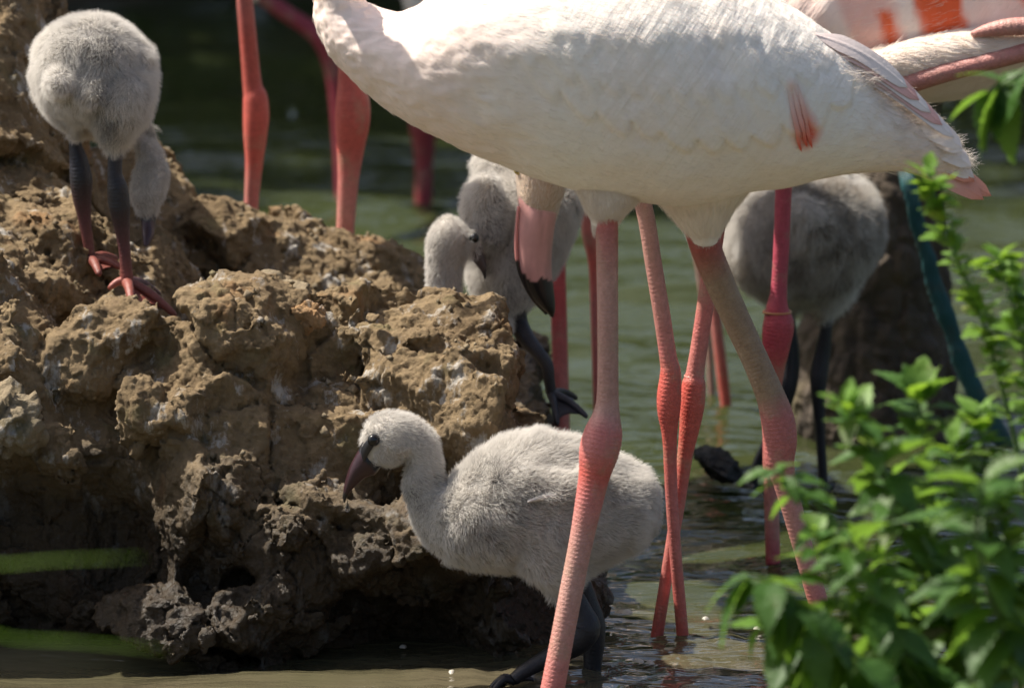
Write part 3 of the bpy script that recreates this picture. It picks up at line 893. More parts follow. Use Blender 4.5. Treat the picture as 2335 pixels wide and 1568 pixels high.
def feather_blade(path, width, col0, col1, thick=0.0006, lift=None, nw=6, ragged=0.0, seed=0, tipw=0.5):
    """a vane along path rows (x,y,z,nx,ny,nz): pointed, cambered, closed underside"""
    g_ = np.random.default_rng(seed)
    P_, N_ = path[:, :3], nrm(path[:, 3:6])
    n = len(P_)
    T_ = nrm(np.gradient(P_, axis=0))
    S_ = nrm(np.cross(T_, N_))
    t = np.linspace(0, 1, n)
    prof = np.minimum(1, (0.25 + 3 * t)) * np.sqrt(np.clip(1 - np.clip((t - tipw) / (1 - tipw), 0, 1) ** 2.2, 0, 1))
    s = np.linspace(-1, 1, 2 * nw + 1)
    edge = prof[:, None] * (1 + ragged * g_.normal(0, 1, (n, 1)))
    top = P_[:, None] + S_[:, None] * (edge * s[None] * width)[..., None] + N_[:, None] * ((1 - s ** 2) * 0.05 * width)[None, :, None]
    rach = (np.abs(s) < 0.02)[None, :] * 0.0006
    top = top + N_[:, None] * rach[..., None]
    bot = top - N_[:, None] * thick
    f = grid_faces(n, 2 * nw + 1, closed=False)
    v = np.vstack([top.reshape(-1, 3), bot.reshape(-1, 3)])
    nvt = n * (2 * nw + 1)
    c = (np.array(col0)[None] * (1 - t[:, None]) + np.array(col1)[None] * t[:, None])
    c = np.repeat(c[:, None], 2 * nw + 1, 1).reshape(-1, 3)
    c = np.vstack([c, c])
    return v, np.vstack([f, f[:, ::-1] + nvt]), c

def feather_on(g, parent, name, s0, t0, s1, t1, width, col0, col1, lift0, lift1, seed, n=18, bow=0.0, ragged=0.0, nsign=None, cen=None, tipw=0.5):
    k = np.linspace(0, 1, n)
    s = s0 + (s1 - s0) * k
    t = t0 + (t1 - t0) * k + bow * np.sin(k * math.pi)
    p = surf(g, s, t)
    cs = g.mean(1)
    c = np.stack([np.interp(s, np.arange(len(cs)), cs[:, q]) for q in range(3)], 1)
    e = 0.6
    ps = surf(g, s + e, t) - surf(g, s - e, t)
    pt = surf(g, s, t + 0.012) - surf(g, s, t - 0.012)
    nn = nrm(np.cross(ps, pt))
    nn = np.where(((nn * (p - c)).sum(1) < 0)[:, None], -nn, nn)
    p = p + nn * (lift0 + (lift1 - lift0) * k)[:, None]
    v, f, cc = feather_blade(np.hstack([p, nn]), width, col0, col1, ragged=ragged, seed=seed, tipw=tipw)
    return mk(name, v, f, M_FEATHER, parent, cc)

# long drooping scapulars and coverts over the near flank. Angle t: 0 top, .25 away (+y), .75 towards the camera (-y)
ns = gA.shape[0]
def s_of_u(u):
    row = gA[:, :, 0].mean(1)
    x = U(u, 150, YA)[0]
    k = np.arange(ns)
    ok = k > 120
    return float(np.interp(x, row[ok], k[ok]))
W1, W2, W3 = np.array([.82, .755, .67]), np.array([.84, .765, .69]), np.array([.84, .775, .70])
rf = np.random.default_rng(5)
cnt = 0
# coral patch that shows between the wing and the flank
for i in range(3):
    q = i / 2
    feather_on(gAr, birdA, 'coral_feather', s_of_u(1784 + 20 * q), -.205 - .02 * rf.random(), s_of_u(1828 + 22 * q), -.305 - .02 * rf.random(), .0022, (.86, .70, .62), (.76, .085, .03), .0002, .0016 + .0004 * (i % 3), 90 + i, n=18, tipw=0.35)
# tail
for i in range(11):
    q = i / 10
    a = U(1960 + 10 * i % 30, 250 + 11 * i, YA + rf.uniform(-.02, .02))
    tip = U(2225 - 60 * abs(q - .75) + rf.uniform(-6, 6), 330 + 112 * q, YA - .01 + .02 * (q - .5))
    if i == 10: tip = U(2258, 450, YA)
    if i == 9: tip = U(2243, 455, YA - .012)
    k = np.linspace(0, 1, 16)[:, None]
    p = a + (tip - a) * k + np.array([0, 0, .012]) * np.sin(k * math.pi)
    nn = np.tile(nrm(np.array([0.25, -1.0, 0.35 + .2 * q])), (16, 1))
    p = p + nn * (0.004 * (i % 3))
    v, f, cc = feather_blade(np.hstack([p, nn]), 0.013, (.86, .79, .73), (.86, .75, .69) if i < 8 else (.74, .28, .18), seed=i, tipw=.55)
    mk('tail_feather', v, f, M_FEATHER, birdA, cc)
# pink primaries lying along the rump
for i in range(5):
    a = U(1850 + 18 * i, 95 + 14 * i, YA - .03); tip = U(2060 + 28 * i, 215 + 26 * i, YA - .02)
    k = np.linspace(0, 1, 16)[:, None]
    nn = np.tile(nrm(np.array([0.3, -0.75, 0.62])), (16, 1))
    p = a + (tip - a) * k + np.array([0, 0, .008]) * np.sin(k * math.pi) + nn * (.012 - .002 * i)
    v, f, cc = feather_blade(np.hstack([p, nn]), 0.010, (.80, .66, .62), (.74, .40, .36) if i % 2 else (.80, .72, .68), seed=60 + i, tipw=.6)
    mk('primary_feather', v, f, M_FEATHER, birdA, cc)
_x0, _z = v0[:, 0], v0[:, 2]
_edge = np.clip((_x0 - U(1900, 0, YA)[0]) / .04, 0, 1) * (v0[:, 1] < YA + .02) * np.exp(-(np.minimum(np.abs(_z - np.interp(_x0, [U(1915, 0, YA)[0], U(2060, 0, YA)[0], U(2200, 0, YA)[0]], [U(0, 112, YA)[2], U(0, 240, YA)[2], U(0, 350, YA)[2]])), 9) / .02) ** 2)
fur(birdA, 'rump_tufts', v0, outward(gAr), 1500, 0.019, M_BARB, lambda p: np.stack([np.ones(len(p)), -.2 + 0 * p[:, 0], .45 - 3.0 * (p[:, 0] - U(1915, 0, YA)[0])], 1), puff=0.22, jitter=0.12, radius=0.0002, weight=_edge + 1e-9, seed=9, clump=0.7, cfreq=90)
# loose white barbs along rump and tail
sel = np.clip((v0[:, 0] - U(1860, 0, YA)[0]) / .09, 0, 1) ** 2
fur(birdA, 'rump_fluff', v0, outward(gAr), 1500, 0.014, M_BARB, lambda p: np.tile([1.0, -.1, -.15], (len(p), 1)), puff=0.16, jitter=0.18, radius=0.00016, weight=sel, seed=8, clump=0.3, cfreq=60)

# ------------------------------------------------------------------ heads
def head_loft(rows, y):
    """rows (u1, v1, u2, v2, depth half width) from nape to bill tip"""
    return loft(np.array([sec((a, b), (c, d), y, w) for a, b, c, d, w in rows]), nt=36, sub=6)

def eye(parent, name, c, r, mat):
    import bmesh
    bm = bmesh.new(); bmesh.ops.create_uvsphere(bm, u_segments=20, v_segments=14, radius=r)
    v = np.array([q.co[:] for q in bm.verts]) + c
    f = [[q.index for q in fc.verts] for fc in bm.faces]
    bm.free()
    return mk(name, v, f, mat, parent)

# bill and eye of the front bird, above the frame
hb = [(-40, -985, -30, -1070, .016), (-100, -1000, -90, -1065, .014), (-160, -1000, -150, -1050, .012), (-215, -965, -215, -1020, .010), (-245, -915, -262, -945, .006), (-255, -880, -262, -885, .003)]
g = head_loft(hb, YA); v = g.reshape(-1, 3)
c = np.where((v[:, 0] < U(-205, 0, YA)[0])[:, None], np.array([.015, .013, .013]), np.array([.68, .33, .30]))
mk('beak', v, outward(g), M_BEAK, birdA, c)
eye(birdA, 'eye', U(-10, -1030, YA - .021), .0045, M_EYE_Y)

# ------------------------------------------------------------------ further adults: the same build turned about their legs
def turned(g, ang, pos, scale=1.0):
    ca, sa = math.cos(ang), math.sin(ang)
    q = (g - A_cen) * scale
    return np.stack([q[..., 0] * ca - q[..., 1] * sa, q[..., 0] * sa + q[..., 1] * ca, q[..., 2]], -1) + np.asarray(pos)

def adult(label, legs, body_pos, ang, scale=1.0, neck=True, tint=(0.80, 0.70, 0.64), extra=None, paint=None, fuzz=6000):
    gb = turned(gLow if neck else gLow[68:], ang, body_pos, scale)
    v = gb.reshape(-1, 3)
    cb = plume_colour(v, np.asarray(body_pos), base=tint)
    if paint is not None:
        cb = paint(v, cb)
    parts = [(v, outward(gb), cb, 0)]
    feet = []
    for path, cols, sc_ in legs:
        top = U(*path[0][:3])
        side = nrm(np.array([body_pos[0] - top[0], body_pos[1] - top[1], 0]) + 1e-6) * 0.03
        r0 = path[0][3] * mpp(path[0][2])
        # feathered thigh from the belly down to the bare shin
        hip = np.array([top[0], top[1], max(body_pos[2] - 0.05, top[2] + 0.05)]) + side
        k = np.linspace(0, 1, 5)[:, None]
        cc = hip + (top - hip) * k
        rad = np.array([.055, .05, .038, .027, r0 * 1.25])
        th = loft(np.array([np.concatenate([cc[i], [rad[i], 0, 0], [0, rad[i], 0]]) for i in range(5)]), nt=24, sub=4)
        tv = th.reshape(-1, 3)
        parts.append((tv, outward(th), plume_colour(tv, np.asarray(body_pos), base=tint), 0))
        parts.append(leg_arrays(path, cols, scutes=sc_))
        f0 = U(*path[-1][:3])
        if f0[2] < 0.1:
            for a in (-0.5, 0.0, 0.5, math.pi):
                d = ang + math.pi + a
                L = .085 if a != math.pi else .025
                parts.append(toe_arrays(f0, f0 + [L * math.cos(d), L * math.sin(d), -.01], .006, .0035, PINK))
    if extra:
        parts += extra
    vj, fj, cj, mj = join(parts)
    base = np.array([body_pos[0], body_pos[1], -0.1])
    o = mk('flamingo', vj, fj, [M_PLUME if paint is None else M_PLUME_A, M_LEG], None, cj, matidx=mj, loc=base)
    tag(o, label, 'flamingo', 'adult flamingos')
    if neck:
        gk = turned(g_beak, ang, body_pos, scale); kv = gk.reshape(-1, 3)
        mk('beak', kv, outward(gk), M_BEAK, o, c_beak)
        for s in (-1, 1):
            eye(o, 'eye', turned(U(-10, -1030, YA + s * .0205)[None], ang, body_pos, scale)[0], .0045, M_EYE_Y)
    if fuzz:
        ca, sa = math.cos(ang), math.sin(ang)
        fur(o, 'contour_feathers', v, outward(gb), fuzz, 0.010, M_BARB, lambda p: np.tile([ca, sa, -.25], (len(p), 1)), puff=0.06, jitter=0.10, radius=0.00014, seed=int(abs(body_pos[0]) * 100), clump=0.2, cfreq=70)
    return o, gb
g_beak, c_beak = g, c

# bird B: two crossed legs straight behind the front bird, body hidden by it and facing away
YB = 0.30
LB1 = [(1440, 400, YB, 22), (1470, 480, YB, 20), (1490, 600, YB, 19.5), (1508, 710, YB, 19.5), (1523, 810, YB, 20), (1529, 850, YB, 24), (1526, 900, YB, 28), (1525, 940, YB, 26), (1527, 1000, YB, 17), (1531, 1120, YB, 14.5), (1541, 1270, YB, 14), (1556, 1440, YB, 14), (1562, 1530, YB, 14)]
CB1 = [PINK_PALE] * 2 + [PINK_PALE * .8 + PINK * .2, PINK_PALE * .6 + PINK * .4, PINK, RED, RED, RED, RED, PINK, PINK, RED * .8, RED * .7]
LB2 = [(1652, 400, YB + .02, 22), (1640, 480, YB + .02, 20), (1622, 600, YB + .02, 20), (1602, 740, YB + .02, 19.5), (1586, 845, YB + .02, 21), (1582, 875, YB + .02, 27), (1579, 920, YB + .02, 28.5), (1573, 970, YB + .02, 24), (1562, 1040, YB + .02, 18), (1545, 1160, YB + .02, 15.5), (1522, 1300, YB + .02, 14), (1497, 1455, YB + .02, 14.5), (1485, 1530, YB + .02, 14)]
CB2 = [RED * .7, RED * .7, PINK * .8, PINK, PINK_PALE * .3 + PINK * .7, RED, RED, RED, RED, PINK, PINK, RED * .9, RED * .8]
bB, gB = adult('flamingo hidden behind the white one, its two long coral legs crossing below the ankles', [(LB1, CB1, .03), (LB2, CB2, .03)], U(1555, 210, YB + .14) + np.array([0, 0, .03]), math.radians(-90), 0.85)
def ring(parent, u, v, y, r, h, col):
    c0 = U(u, v, y); R = r * mpp(y)
    t = np.linspace(0, 2 * math.pi, 32, endpoint=False)
    prof = [(1.0, -1), (1.12, -1), (1.12, 1), (1.0, 1), (1.0, -1)]
    g = np.array([[c0 + np.array([a * R * math.cos(x), a * R * math.sin(x), b * h / 2]) for x in t] for a, b in prof])
    return mk('leg_ring', g.reshape(-1, 3), grid_faces(5, 32), M_BEAK, parent, np.tile(col, (160, 1)), smooth=False)
ring(bB, 1583, 858, YB + .02, 21, .0025, (.55, .24, .20))

# bird F: right, standing on one leg with the other tucked up
YF = 0.72
LF = [(1790, 380, YF, 20), (1786, 450, YF, 19), (1782, 560, YF, 18.5), (1776, 660, YF, 19), (1772, 705, YF, 27), (1775, 740, YF, 36), (1770, 785, YF, 33), (1764, 850, YF, 24), (1758, 930, YF, 19), (1757, 1060, YF, 17.5), (1760, 1180, YF, 17), (1763, 1285, YF, 17), (1764, 1340, YF, 17)]
CF = [np.array([.52, .085, .13])] * 4 + [np.array([.54, .075, .10])] * 3 + [RED, PINK, PINK, PINK_PALE * .6 + PINK * .4, np.array([.50, .06, .09]), np.array([.50, .06, .09])]
tuck = [leg_arrays([(2015, 205, YF - .13, 22), (2060, 195, YF - .135, 23), (2150, 168, YF - .14, 22), (2250, 142, YF - .14, 21), (2340, 118, YF - .14, 22), (2420, 95, YF - .14, 24)], [PINK_PALE * .5 + PINK * .4] * 6, scutes=.025),
        leg_arrays([(2215, 78, YF - .135, 6), (2250, 70, YF - .14, 15), (2300, 62, YF - .145, 20), (2360, 60, YF - .145, 21), (2430, 62, YF - .14, 20)], [PINK_PALE * .7 + PINK * .3] * 5, scutes=.07, pitch=.007)]
def paint_wing(v, c):
    w = v + .010 * np.stack([fbm(v, 22, 3, 1), 0 * v[:, 0], fbm(v, 22, 3, 2)], 1) + .004 * np.stack([fbm(v * np.array([1, 1, .2]), 120, 2, 4), 0 * v[:, 0], fbm(v, 90, 2, 5)], 1)
    c = c.copy()
    near = v[:, 1] < YF
    def band_(u0, r0, u1, r1, hw, colr, soft):
        nonlocal c
        a, b = U(u0, r0, YF - .1), U(u1, r1, YF - .1)
        t = np.clip(((w - a)[:, [0, 2]] @ (b - a)[[0, 2]]) / ((b - a)[[0, 2]] ** 2).sum(), 0, 1)
        d = np.linalg.norm((w - (a + t[:, None] * (b - a)))[:, [0, 2]], axis=1)
        k = (np.clip((hw - d) / soft, 0, 1) * near)[:, None]
        c = c * (1 - k) + np.array(colr) * k
    band_(1900, -200, 2020, 150, .040, (.80, .52, .46), .02)
    band_(1830, -200, 1930, 140, .012, (.86, .74, .68), .008)
    band_(2030, -200, 2085, 140, .010, (.87, .76, .70), .006)
    band_(2215, -200, 2290, 80, .012, (.87, .77, .71), .008)
    band_(2015, 40, 2045, 140, .009, (.74, .15, .06), .006)
    band_(2095, -200, 2160, 110, .026, (.76, .14, .055), .006)
    band_(2290, -60, 2400, 60, .010, (.76, .20, .10), .006)
    return c
bF, gF = adult('pinkish flamingo with orange wing patches, resting on one leg beside the stump', [(LF, CF, .035)], U(2180, -30, YF + .02), math.radians(180), 1.0, tint=(.82, .70, .64), extra=tuck, paint=paint_wing)
ring(bF, 1772, 711, YF, 30, .002, (.62, .28, .12))
# wing of bird F: overlapping pink, white and orange vanes on its near side
def blade_free(parent, name, a, b, y0, y1, width, c0, c1, nrm_, seed, sag=0.01, tipw=.55):
    p0, p1 = U(*a, y0), U(*b, y1)
    k = np.linspace(0, 1, 16)[:, None]
    nn = np.tile(nrm(np.array(nrm_, float)), (16, 1))
    p = p0 + (p1 - p0) * k + nn * sag * np.sin(k * math.pi)
    v, f, cc = feather_blade(np.hstack([p, nn]), width, c0, c1, seed=seed, tipw=tipw)
    return mk(name, v, f, M_FEATHER, parent, cc)
ORANGE = (.74, .13, .045); ORANGE2 = (.78, .22, .10); PW = (.82, .66, .60); PP = (.78, .48, .44)
fy = YF - .135
# pale thigh feathers over the tucked shin, belly below
thF = thigh([(1960, 2100, 150, .03)], fy, 1) if False else loft(np.array([np.concatenate([U(u, v, YF - .115), (U(u, v - h, YF - .115) - U(u, v + h, YF - .115)) / 2, [0, .028, 0]]) for u, v, h in ((1990, 160, 40), (2080, 142, 52), (2180, 120, 50), (2270, 105, 42), (2350, 96, 34))]), nt=28, sub=5)
mk('thigh', thF.reshape(-1, 3), outward(thF), M_PLUME, bF, plume_colour(thF.reshape(-1, 3), A_cen, base=(.78, .68, .58)))
fur(bF, 'thigh_feathers', thF.reshape(-1, 3), outward(thF), 3000, .012, M_BARB, lambda p: np.tile([1., 0, -.1], (len(p), 1)), puff=.1, jitter=.12, radius=.0003, seed=41)

# bird D: two thick coral legs behind the mud ridge
YD = 1.24
LD1 = [(552, -80, YD, 19), (558, 0, YD, 19), (566, 90, YD, 20), (575, 190, YD, 22), (582, 222, YD, 28), (584, 265, YD, 30), (582, 310, YD, 27), (580, 365, YD, 21), (576, 420, YD, 18), (573, 480, YD, 16.5), (570, 700, YD, 17), (568, 1160, YD, 18)]
CD1 = [PINK * .9, PINK * .8, RED * .8, RED * .85, RED, RED * 1.05, RED, RED, PINK, PINK, PINK, PINK]
LD2 = [(790, 0, YD - .1, 22), (793, 100, YD - .1, 22), (797, 170, YD - .1, 27), (804, 225, YD - .1, 38), (804, 275, YD - .1, 40), (800, 330, YD - .1, 33), (795, 400, YD - .1, 25), (790, 480, YD - .1, 22), (786, 600, YD - .1, 21), (780, 1150, YD - .1, 22)]
CD2 = [PINK_PALE * .5 + RED * .5, PINK_PALE * .5 + RED * .5, RED * .9, RED, RED, RED * .95, PINK, PINK_PALE * .5 + PINK * .5, PINK, PINK]
adult('flamingo showing only two thick coral legs behind the mud ridge', [(LD1, CD1, .035), (LD2, CD2, .035)], U(640, -430, YD - .02), math.radians(60), 1.0)

# bird E: head hanging bill down in front of its two legs
YE = 1.08
LE1 = [(1258, 40, YE, 18), (1260, 200, YE, 18), (1262, 330, YE, 20), (1264, 420, YE, 24), (1266, 480, YE, 22), (1270, 560, YE, 19), (1274, 700, YE, 18.5), (1278, 850, YE, 18.5), (1282, 990, YE, 18.5), (1286, 1130, YE, 19)]
CE1 = [PINK, PINK, PINK, RED, RED, np.array([.62, .09, .10]), np.array([.60, .10, .10]), PINK, PINK, PINK]
LE2 = [(1326, 40, YE + .1, 15), (1328, 180, YE + .1, 15), (1330, 300, YE + .1, 16), (1336, 430, YE + .1, 16), (1344, 500, YE + .1, 20), (1346, 540, YE + .1, 19), (1352, 600, YE + .1, 11), (1356, 700, YE + .1, 10.5), (1362, 900, YE + .1, 10.5), (1366, 1100, YE + .1, 11)]
CE2 = [PINK_PALE] * 4 + [PINK_PALE * .4 + RED * .6] * 2 + [RED, PINK, PINK, PINK]
bE, gE = adult('flamingo with its pink, black-tipped bill hanging down beside the large white bird', [(LE1, CE1, .045), (LE2, CE2, .03)], U(1400, -640, YE - .04), math.radians(0), 0.95, neck=False)
YH = 0.62
nk = loft(np.array([np.concatenate([c_, [r_, 0, 0], [0, r_ * .9, r_ * .2]]) for c_, r_ in ((U(1180, -420, YE - .06), .05), (U(1200, -200, YE - .20), .036), (U(1270, 20, YE - .36), .027), (U(1245, 170, YE - .42), .024), (U(1240, 290, YH), .024))]), nt=28, sub=5)
hd = head_loft([(1200, 262, 1285, 262, .022), (1184, 320, 1298, 320, .030), (1178, 375, 1296, 375, .034), (1180, 425, 1288, 425, .033), (1184, 465, 1278, 465, .029), (1196, 498, 1268, 498, .021), (1220, 522, 1256, 520, .010)], YH)
hv = np.vstack([nk.reshape(-1, 3), hd.reshape(-1, 3)])
hc_ = np.tile((.55, .42, .30), (len(hv), 1))
ho = mk('neck_and_head', hv, np.vstack([outward(nk), outward(hd) + nk.shape[0] * nk.shape[1]]), M_PLUME, bE, hc_)
fur(bE, 'head_feathers', hd.reshape(-1, 3), outward(hd), 6000, .005, M_BARB, lambda p: np.tile([0, 0, 1.], (len(p), 1)), puff=.12, jitter=.15, radius=.0002, seed=51)
bk = head_loft([(1183, 440, 1262, 440, .018), (1181, 480, 1270, 480, .023), (1177, 525, 1264, 525, .024), (1176, 570, 1259, 570, .023), (1180, 610, 1258, 610, .021), (1192, 645, 1261, 645, .018), (1212, 680, 1265, 680, .014), (1236, 704, 1266, 706, .009), (1252, 718, 1263, 719, .004)], YH - .006)
bv = bk.reshape(-1, 3)
zt = U(1220, 630, YH)[2]
edge = zt + .006 * vnoise(bv * np.array([160, 160, 0]), 3) + .10 * (U(1215, 0, YH)[0] - bv[:, 0])
bc = np.where((bv[:, 2] < edge)[:, None], np.array([.012, .011, .012]), np.array([.70, .36, .33]))
strk = 0.5 + 0.5 * vnoise(bv * np.array([260, 260, 18]), 9)
bc = np.where((bv[:, 2] < edge)[:, None], bc, bc * (1 - .38 * strk[:, None]))
mk('beak', bv, outward(bk), M_BEAK, bE, bc)
pe = eye(bE, 'eye', U(1183, 388, YH - .012), .0052, M_EYE_Y)
eye(pe, 'pupil', U(1180, 388, YH - .0155), .0026, M_EYE)
# the mandible groove along the bill's edge
gr, _, _ = tube(np.array([[*U(u, v, YH - w), r * mpp(YH)] for u, v, w, r in ((1182, 470, .016, 3), (1177, 540, .018, 4), (1180, 600, .018, 4), (1192, 640, .016, 4), (1214, 680, .012, 4), (1246, 716, .006, 3))]), nt=8, step=.003)
mk('lower_mandible', gr.reshape(-1, 3), outward(gr), M_BEAK, bE, np.where((gr.reshape(-1, 3)[:, 2] < zt + .02)[:, None], np.array([.02, .018, .018]), np.array([.66, .27, .25])))

# birds far back in the pond
YG = 3.5
adult('blurred flamingo far across the pond with one bent leg raised', [
    ([(585, -20, YG, 20), (640, 22, YG, 19), (700, 62, YG, 20), (738, 92, YG, 26), (756, 140, YG, 22), (768, 220, YG, 17), (780, 400, YG, 16), (785, 620, YG, 16)], [np.array([.34, .045, .07])] * 8, 0),
    ([(960, 60, YG, 22), (963, 200, YG, 24), (965, 280, YG, 32), (966, 330, YG, 26), (966, 400, YG, 20), (966, 650, YG, 20)], [np.array([.30, .04, .05])] * 6, 0)], U(760, -420, YG + .1), math.radians(20), .95, fuzz=0)
YK = 1.72
adult('flamingo with one thin coral leg visible between the crossed legs and the stump', [
    ([(1612, 560, YK, 15), (1625, 660, YK, 14), (1636, 760, YK, 13), (1648, 860, YK, 13), (1658, 945, YK, 12), (1664, 1010, YK, 12)], [PINK] * 3 + [RED] * 3, .04),
    ([(1590, 560, YK + .12, 12), (1606, 700, YK + .12, 8), (1617, 800, YK + .12, 8), (1622, 880, YK + .12, 8), (1626, 960, YK + .12, 8)], [PINK_PALE * .8] * 5, 0)], U(1590, 120, YK + .06), math.radians(90), .8, fuzz=0, neck=False)

# ------------------------------------------------------------------ chicks
DARK = np.array([.018, .018, .022]); PURP = np.array([.10, .045, .05]); GREYDOWN = np.array([.52, .49, .45])

def chick(label, grids, legs, base, fur_n, fur_len, flow, mat=M_DOWN, puff=0.55, seed=0, extra=(), weights=None):
    parts, vs, fs, b = [], [], [], 0
    for g in grids:
        v = g.reshape(-1, 3); f = outward(g)
        parts.append((v, f, np.tile(GREYDOWN, (len(v), 1)), 0))
        vs.append(v); fs.append(f + b); b += len(v)
    parts += legs
    vj, fj, cj, mj = join(parts + list(extra))
    o = mk('flamingo_chick', vj, fj, [M_SKIN, M_DARKLEG], None, cj, matidx=mj, loc=base)
    tag(o, label, 'chick', 'grey flamingo chicks')
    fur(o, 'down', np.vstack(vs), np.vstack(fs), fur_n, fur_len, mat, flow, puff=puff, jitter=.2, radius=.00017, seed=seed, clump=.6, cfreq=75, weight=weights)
    return o

def face_mask(grids, spots, y):
    v = np.vstack([g.reshape(-1, 3) for g in grids]); w = np.ones(len(v))
    for (u, q), r in spots:
        c = U(u, q, y)
        w[np.hypot(v[:, 0] - c[0], v[:, 2] - c[2]) < r * mpp(y)] = 0
    return w

def cells(rows, y, nt=44, sub=6):
    return loft(np.array([sec((a, b), (c, d), y + dy, w) for a, b, c, d, w, dy in rows]), nt=nt, sub=sub)

def round_rows(rows):
    """rows (u, v, y, half width px, half height px, lean): sections facing the camera, stacked in depth"""
    out = []
    for u, v, y, rw, rh in rows:
        k = mpp(y)
        out.append(np.concatenate([U(u, v, y), [0, 0, rh * k], [rw * k, 0, 0]]))
    return np.array(out)

# --- wading chick in front
YC = 0.10
inset = 9
body = cells([(905, 962, 930, 1052, .020, .0)], YC) if False else None
gC = loft(np.array([sec(a, b, YC + dy, w) for a, b, w, dy in (
    ((830, 1010), (856, 1056), .014, 0), ((838, 972), (885, 1058), .021, 0), ((872, 945), (908, 1052), .025, 0), ((920, 944), (925, 1044), .024, 0), ((962, 966), (935, 1046), .020, 0), ((990, 1000), (932, 1066), .017, 0),
    ((998, 1040), (926, 1088), .0165, 0), ((1003, 1085), (926, 1120), .018, 0), ((1022, 1100), (938, 1168), .024, 0), ((1046, 1082), (968, 1226), .036, 0), ((1076, 1052), (1012, 1264), .050, 0),
    ((1116, 1022), (1066, 1286), .061, 0), ((1166, 998), (1128, 1290), .068, 0), ((1220, 988), (1190, 1292), .072, 0), ((1280, 998), (1255, 1305), .073, 0), ((1340, 1012), (1320, 1310), .070, 0),
    ((1390, 1038), (1375, 1282), .062, 0), ((1440, 1066), (1428, 1258), .054, 0))]), nt=56, sub=6, capk=.6)
gC = ruffle(gC, .0045, 24, 61)
thC = thigh([(1150, 1340, 1200, .035), (1165, 1340, 1250, .033), (1195, 1330, 1295, .026), (1235, 1315, 1330, .017), (1255, 1300, 1346, .010)], YC - .035, 1)
wingC = loft(np.array([np.concatenate([U(u, v, YC - w_), (U(u + 6, v - h, YC) - U(u - 6, v + h, YC)) / 2, [0, .016, 0]]) for u, v, h, w_ in ((1150, 1110, 40, .052), (1185, 1120, 58, .056), (1235, 1128, 52, .060), (1290, 1118, 40, .062), (1345, 1095, 24, .060))]), nt=28, sub=5)
bl = DARK
legC1 = [(1290, 1310, YC - .03, 26), (1300, 1350, YC - .03, 27), (1322, 1395, YC - .03, 30), (1330, 1430, YC - .03, 40), (1310, 1460, YC - .033, 36), (1270, 1488, YC - .036, 26), (1230, 1510, YC - .040, 20), (1195, 1530, YC - .044, 17), (1172, 1548, YC - .046, 15)]
legC2 = [(1315, 1310, YC + .03, 26), (1335, 1370, YC + .03, 28), (1350, 1420, YC + .03, 30), (1354, 1460, YC + .03, 26), (1352, 1500, YC + .03, 22), (1350, 1545, YC + .03, 20), (1348, 1600, YC + .03, 18)]
base = U(1340, 1560, YC) * np.array([1, 1, 0]) + np.array([0, 0, -.06])
def ft(c, dirs, col, L=.05):
    res = []
    tips = [c + np.array([L * math.cos(a), L * math.sin(a), -.006]) for a in dirs]
    for t in tips:
        res.append(toe_arrays(c, t, .0045, .0028, col))
    for a, b in zip(tips[:-1], tips[1:]):
        res.append(web_arrays(c, a, b, np.asarray(col) * .9))
    res.append(toe_arrays(c, c + np.array([-.018 * math.cos(dirs[len(dirs) // 2]), -.018 * math.sin(dirs[len(dirs) // 2]), .002]), .004, .002, col, .002))
    return res
chC = chick('grey downy chick wading at the bank with a water drop on its dark bill', [gC, thC, wingC],
            [leg_arrays(legC1, [bl] * 9, scutes=.03), leg_arrays(legC2, [bl] * 7, scutes=.03)] + ft(U(1348, 1600, YC + .03), (math.pi - .5, math.pi, math.pi + .5), bl) + ft(U(1172, 1552, YC - .046), (math.pi - .5, math.pi, math.pi + .5), bl, .022), base, 120000,
            lambda p: np.where(p[:, 0] < U(1010, 0, YC)[0], .0058, .0105),
            lambda p: np.stack([np.ones(len(p)), .2 * vnoise(p * 20, 1), -.35 + .3 * vnoise(p * 20, 2)], 1), seed=20,
            weights=face_mask([gC, thC, wingC], [((850, 1006), 15), ((836, 1024), 20), ((828, 1044), 20)], YC))
def chick_bill(parent, rows, y, col=PURP, tipcol=DARK, split=.55):
    g = head_loft(rows, y); v = g.reshape(-1, 3)
    k = np.linspace(0, 1, g.shape[0])
    c = np.where((np.abs(k - .48) < .26)[:, None], np.asarray(col), np.asarray(tipcol))
    c = np.repeat(c[:, None], g.shape[1], 1).reshape(-1, 3)
    return mk('beak', v, outward(g), M_BEAK, parent, c)
chick_bill(chC, [(824, 1010, 870, 1062, .010), (818, 1024, 860, 1076, .0125), (808, 1042, 852, 1082, .0115), (799, 1060, 834, 1088, .0098), (791, 1082, 817, 1102, .0080), (785, 1106, 801, 1118, .0058), (782, 1128, 791, 1134, .0035), (783, 1142, 787, 1144, .0015)], YC, col=(.034, .012, .016), tipcol=(.010, .009, .011))
eye(chC, 'eye', U(852, 1003, YC - .0225), .0062, M_EYE)
eye(chC, 'eye', U(852, 1003, YC + .0225), .0062, M_EYE)
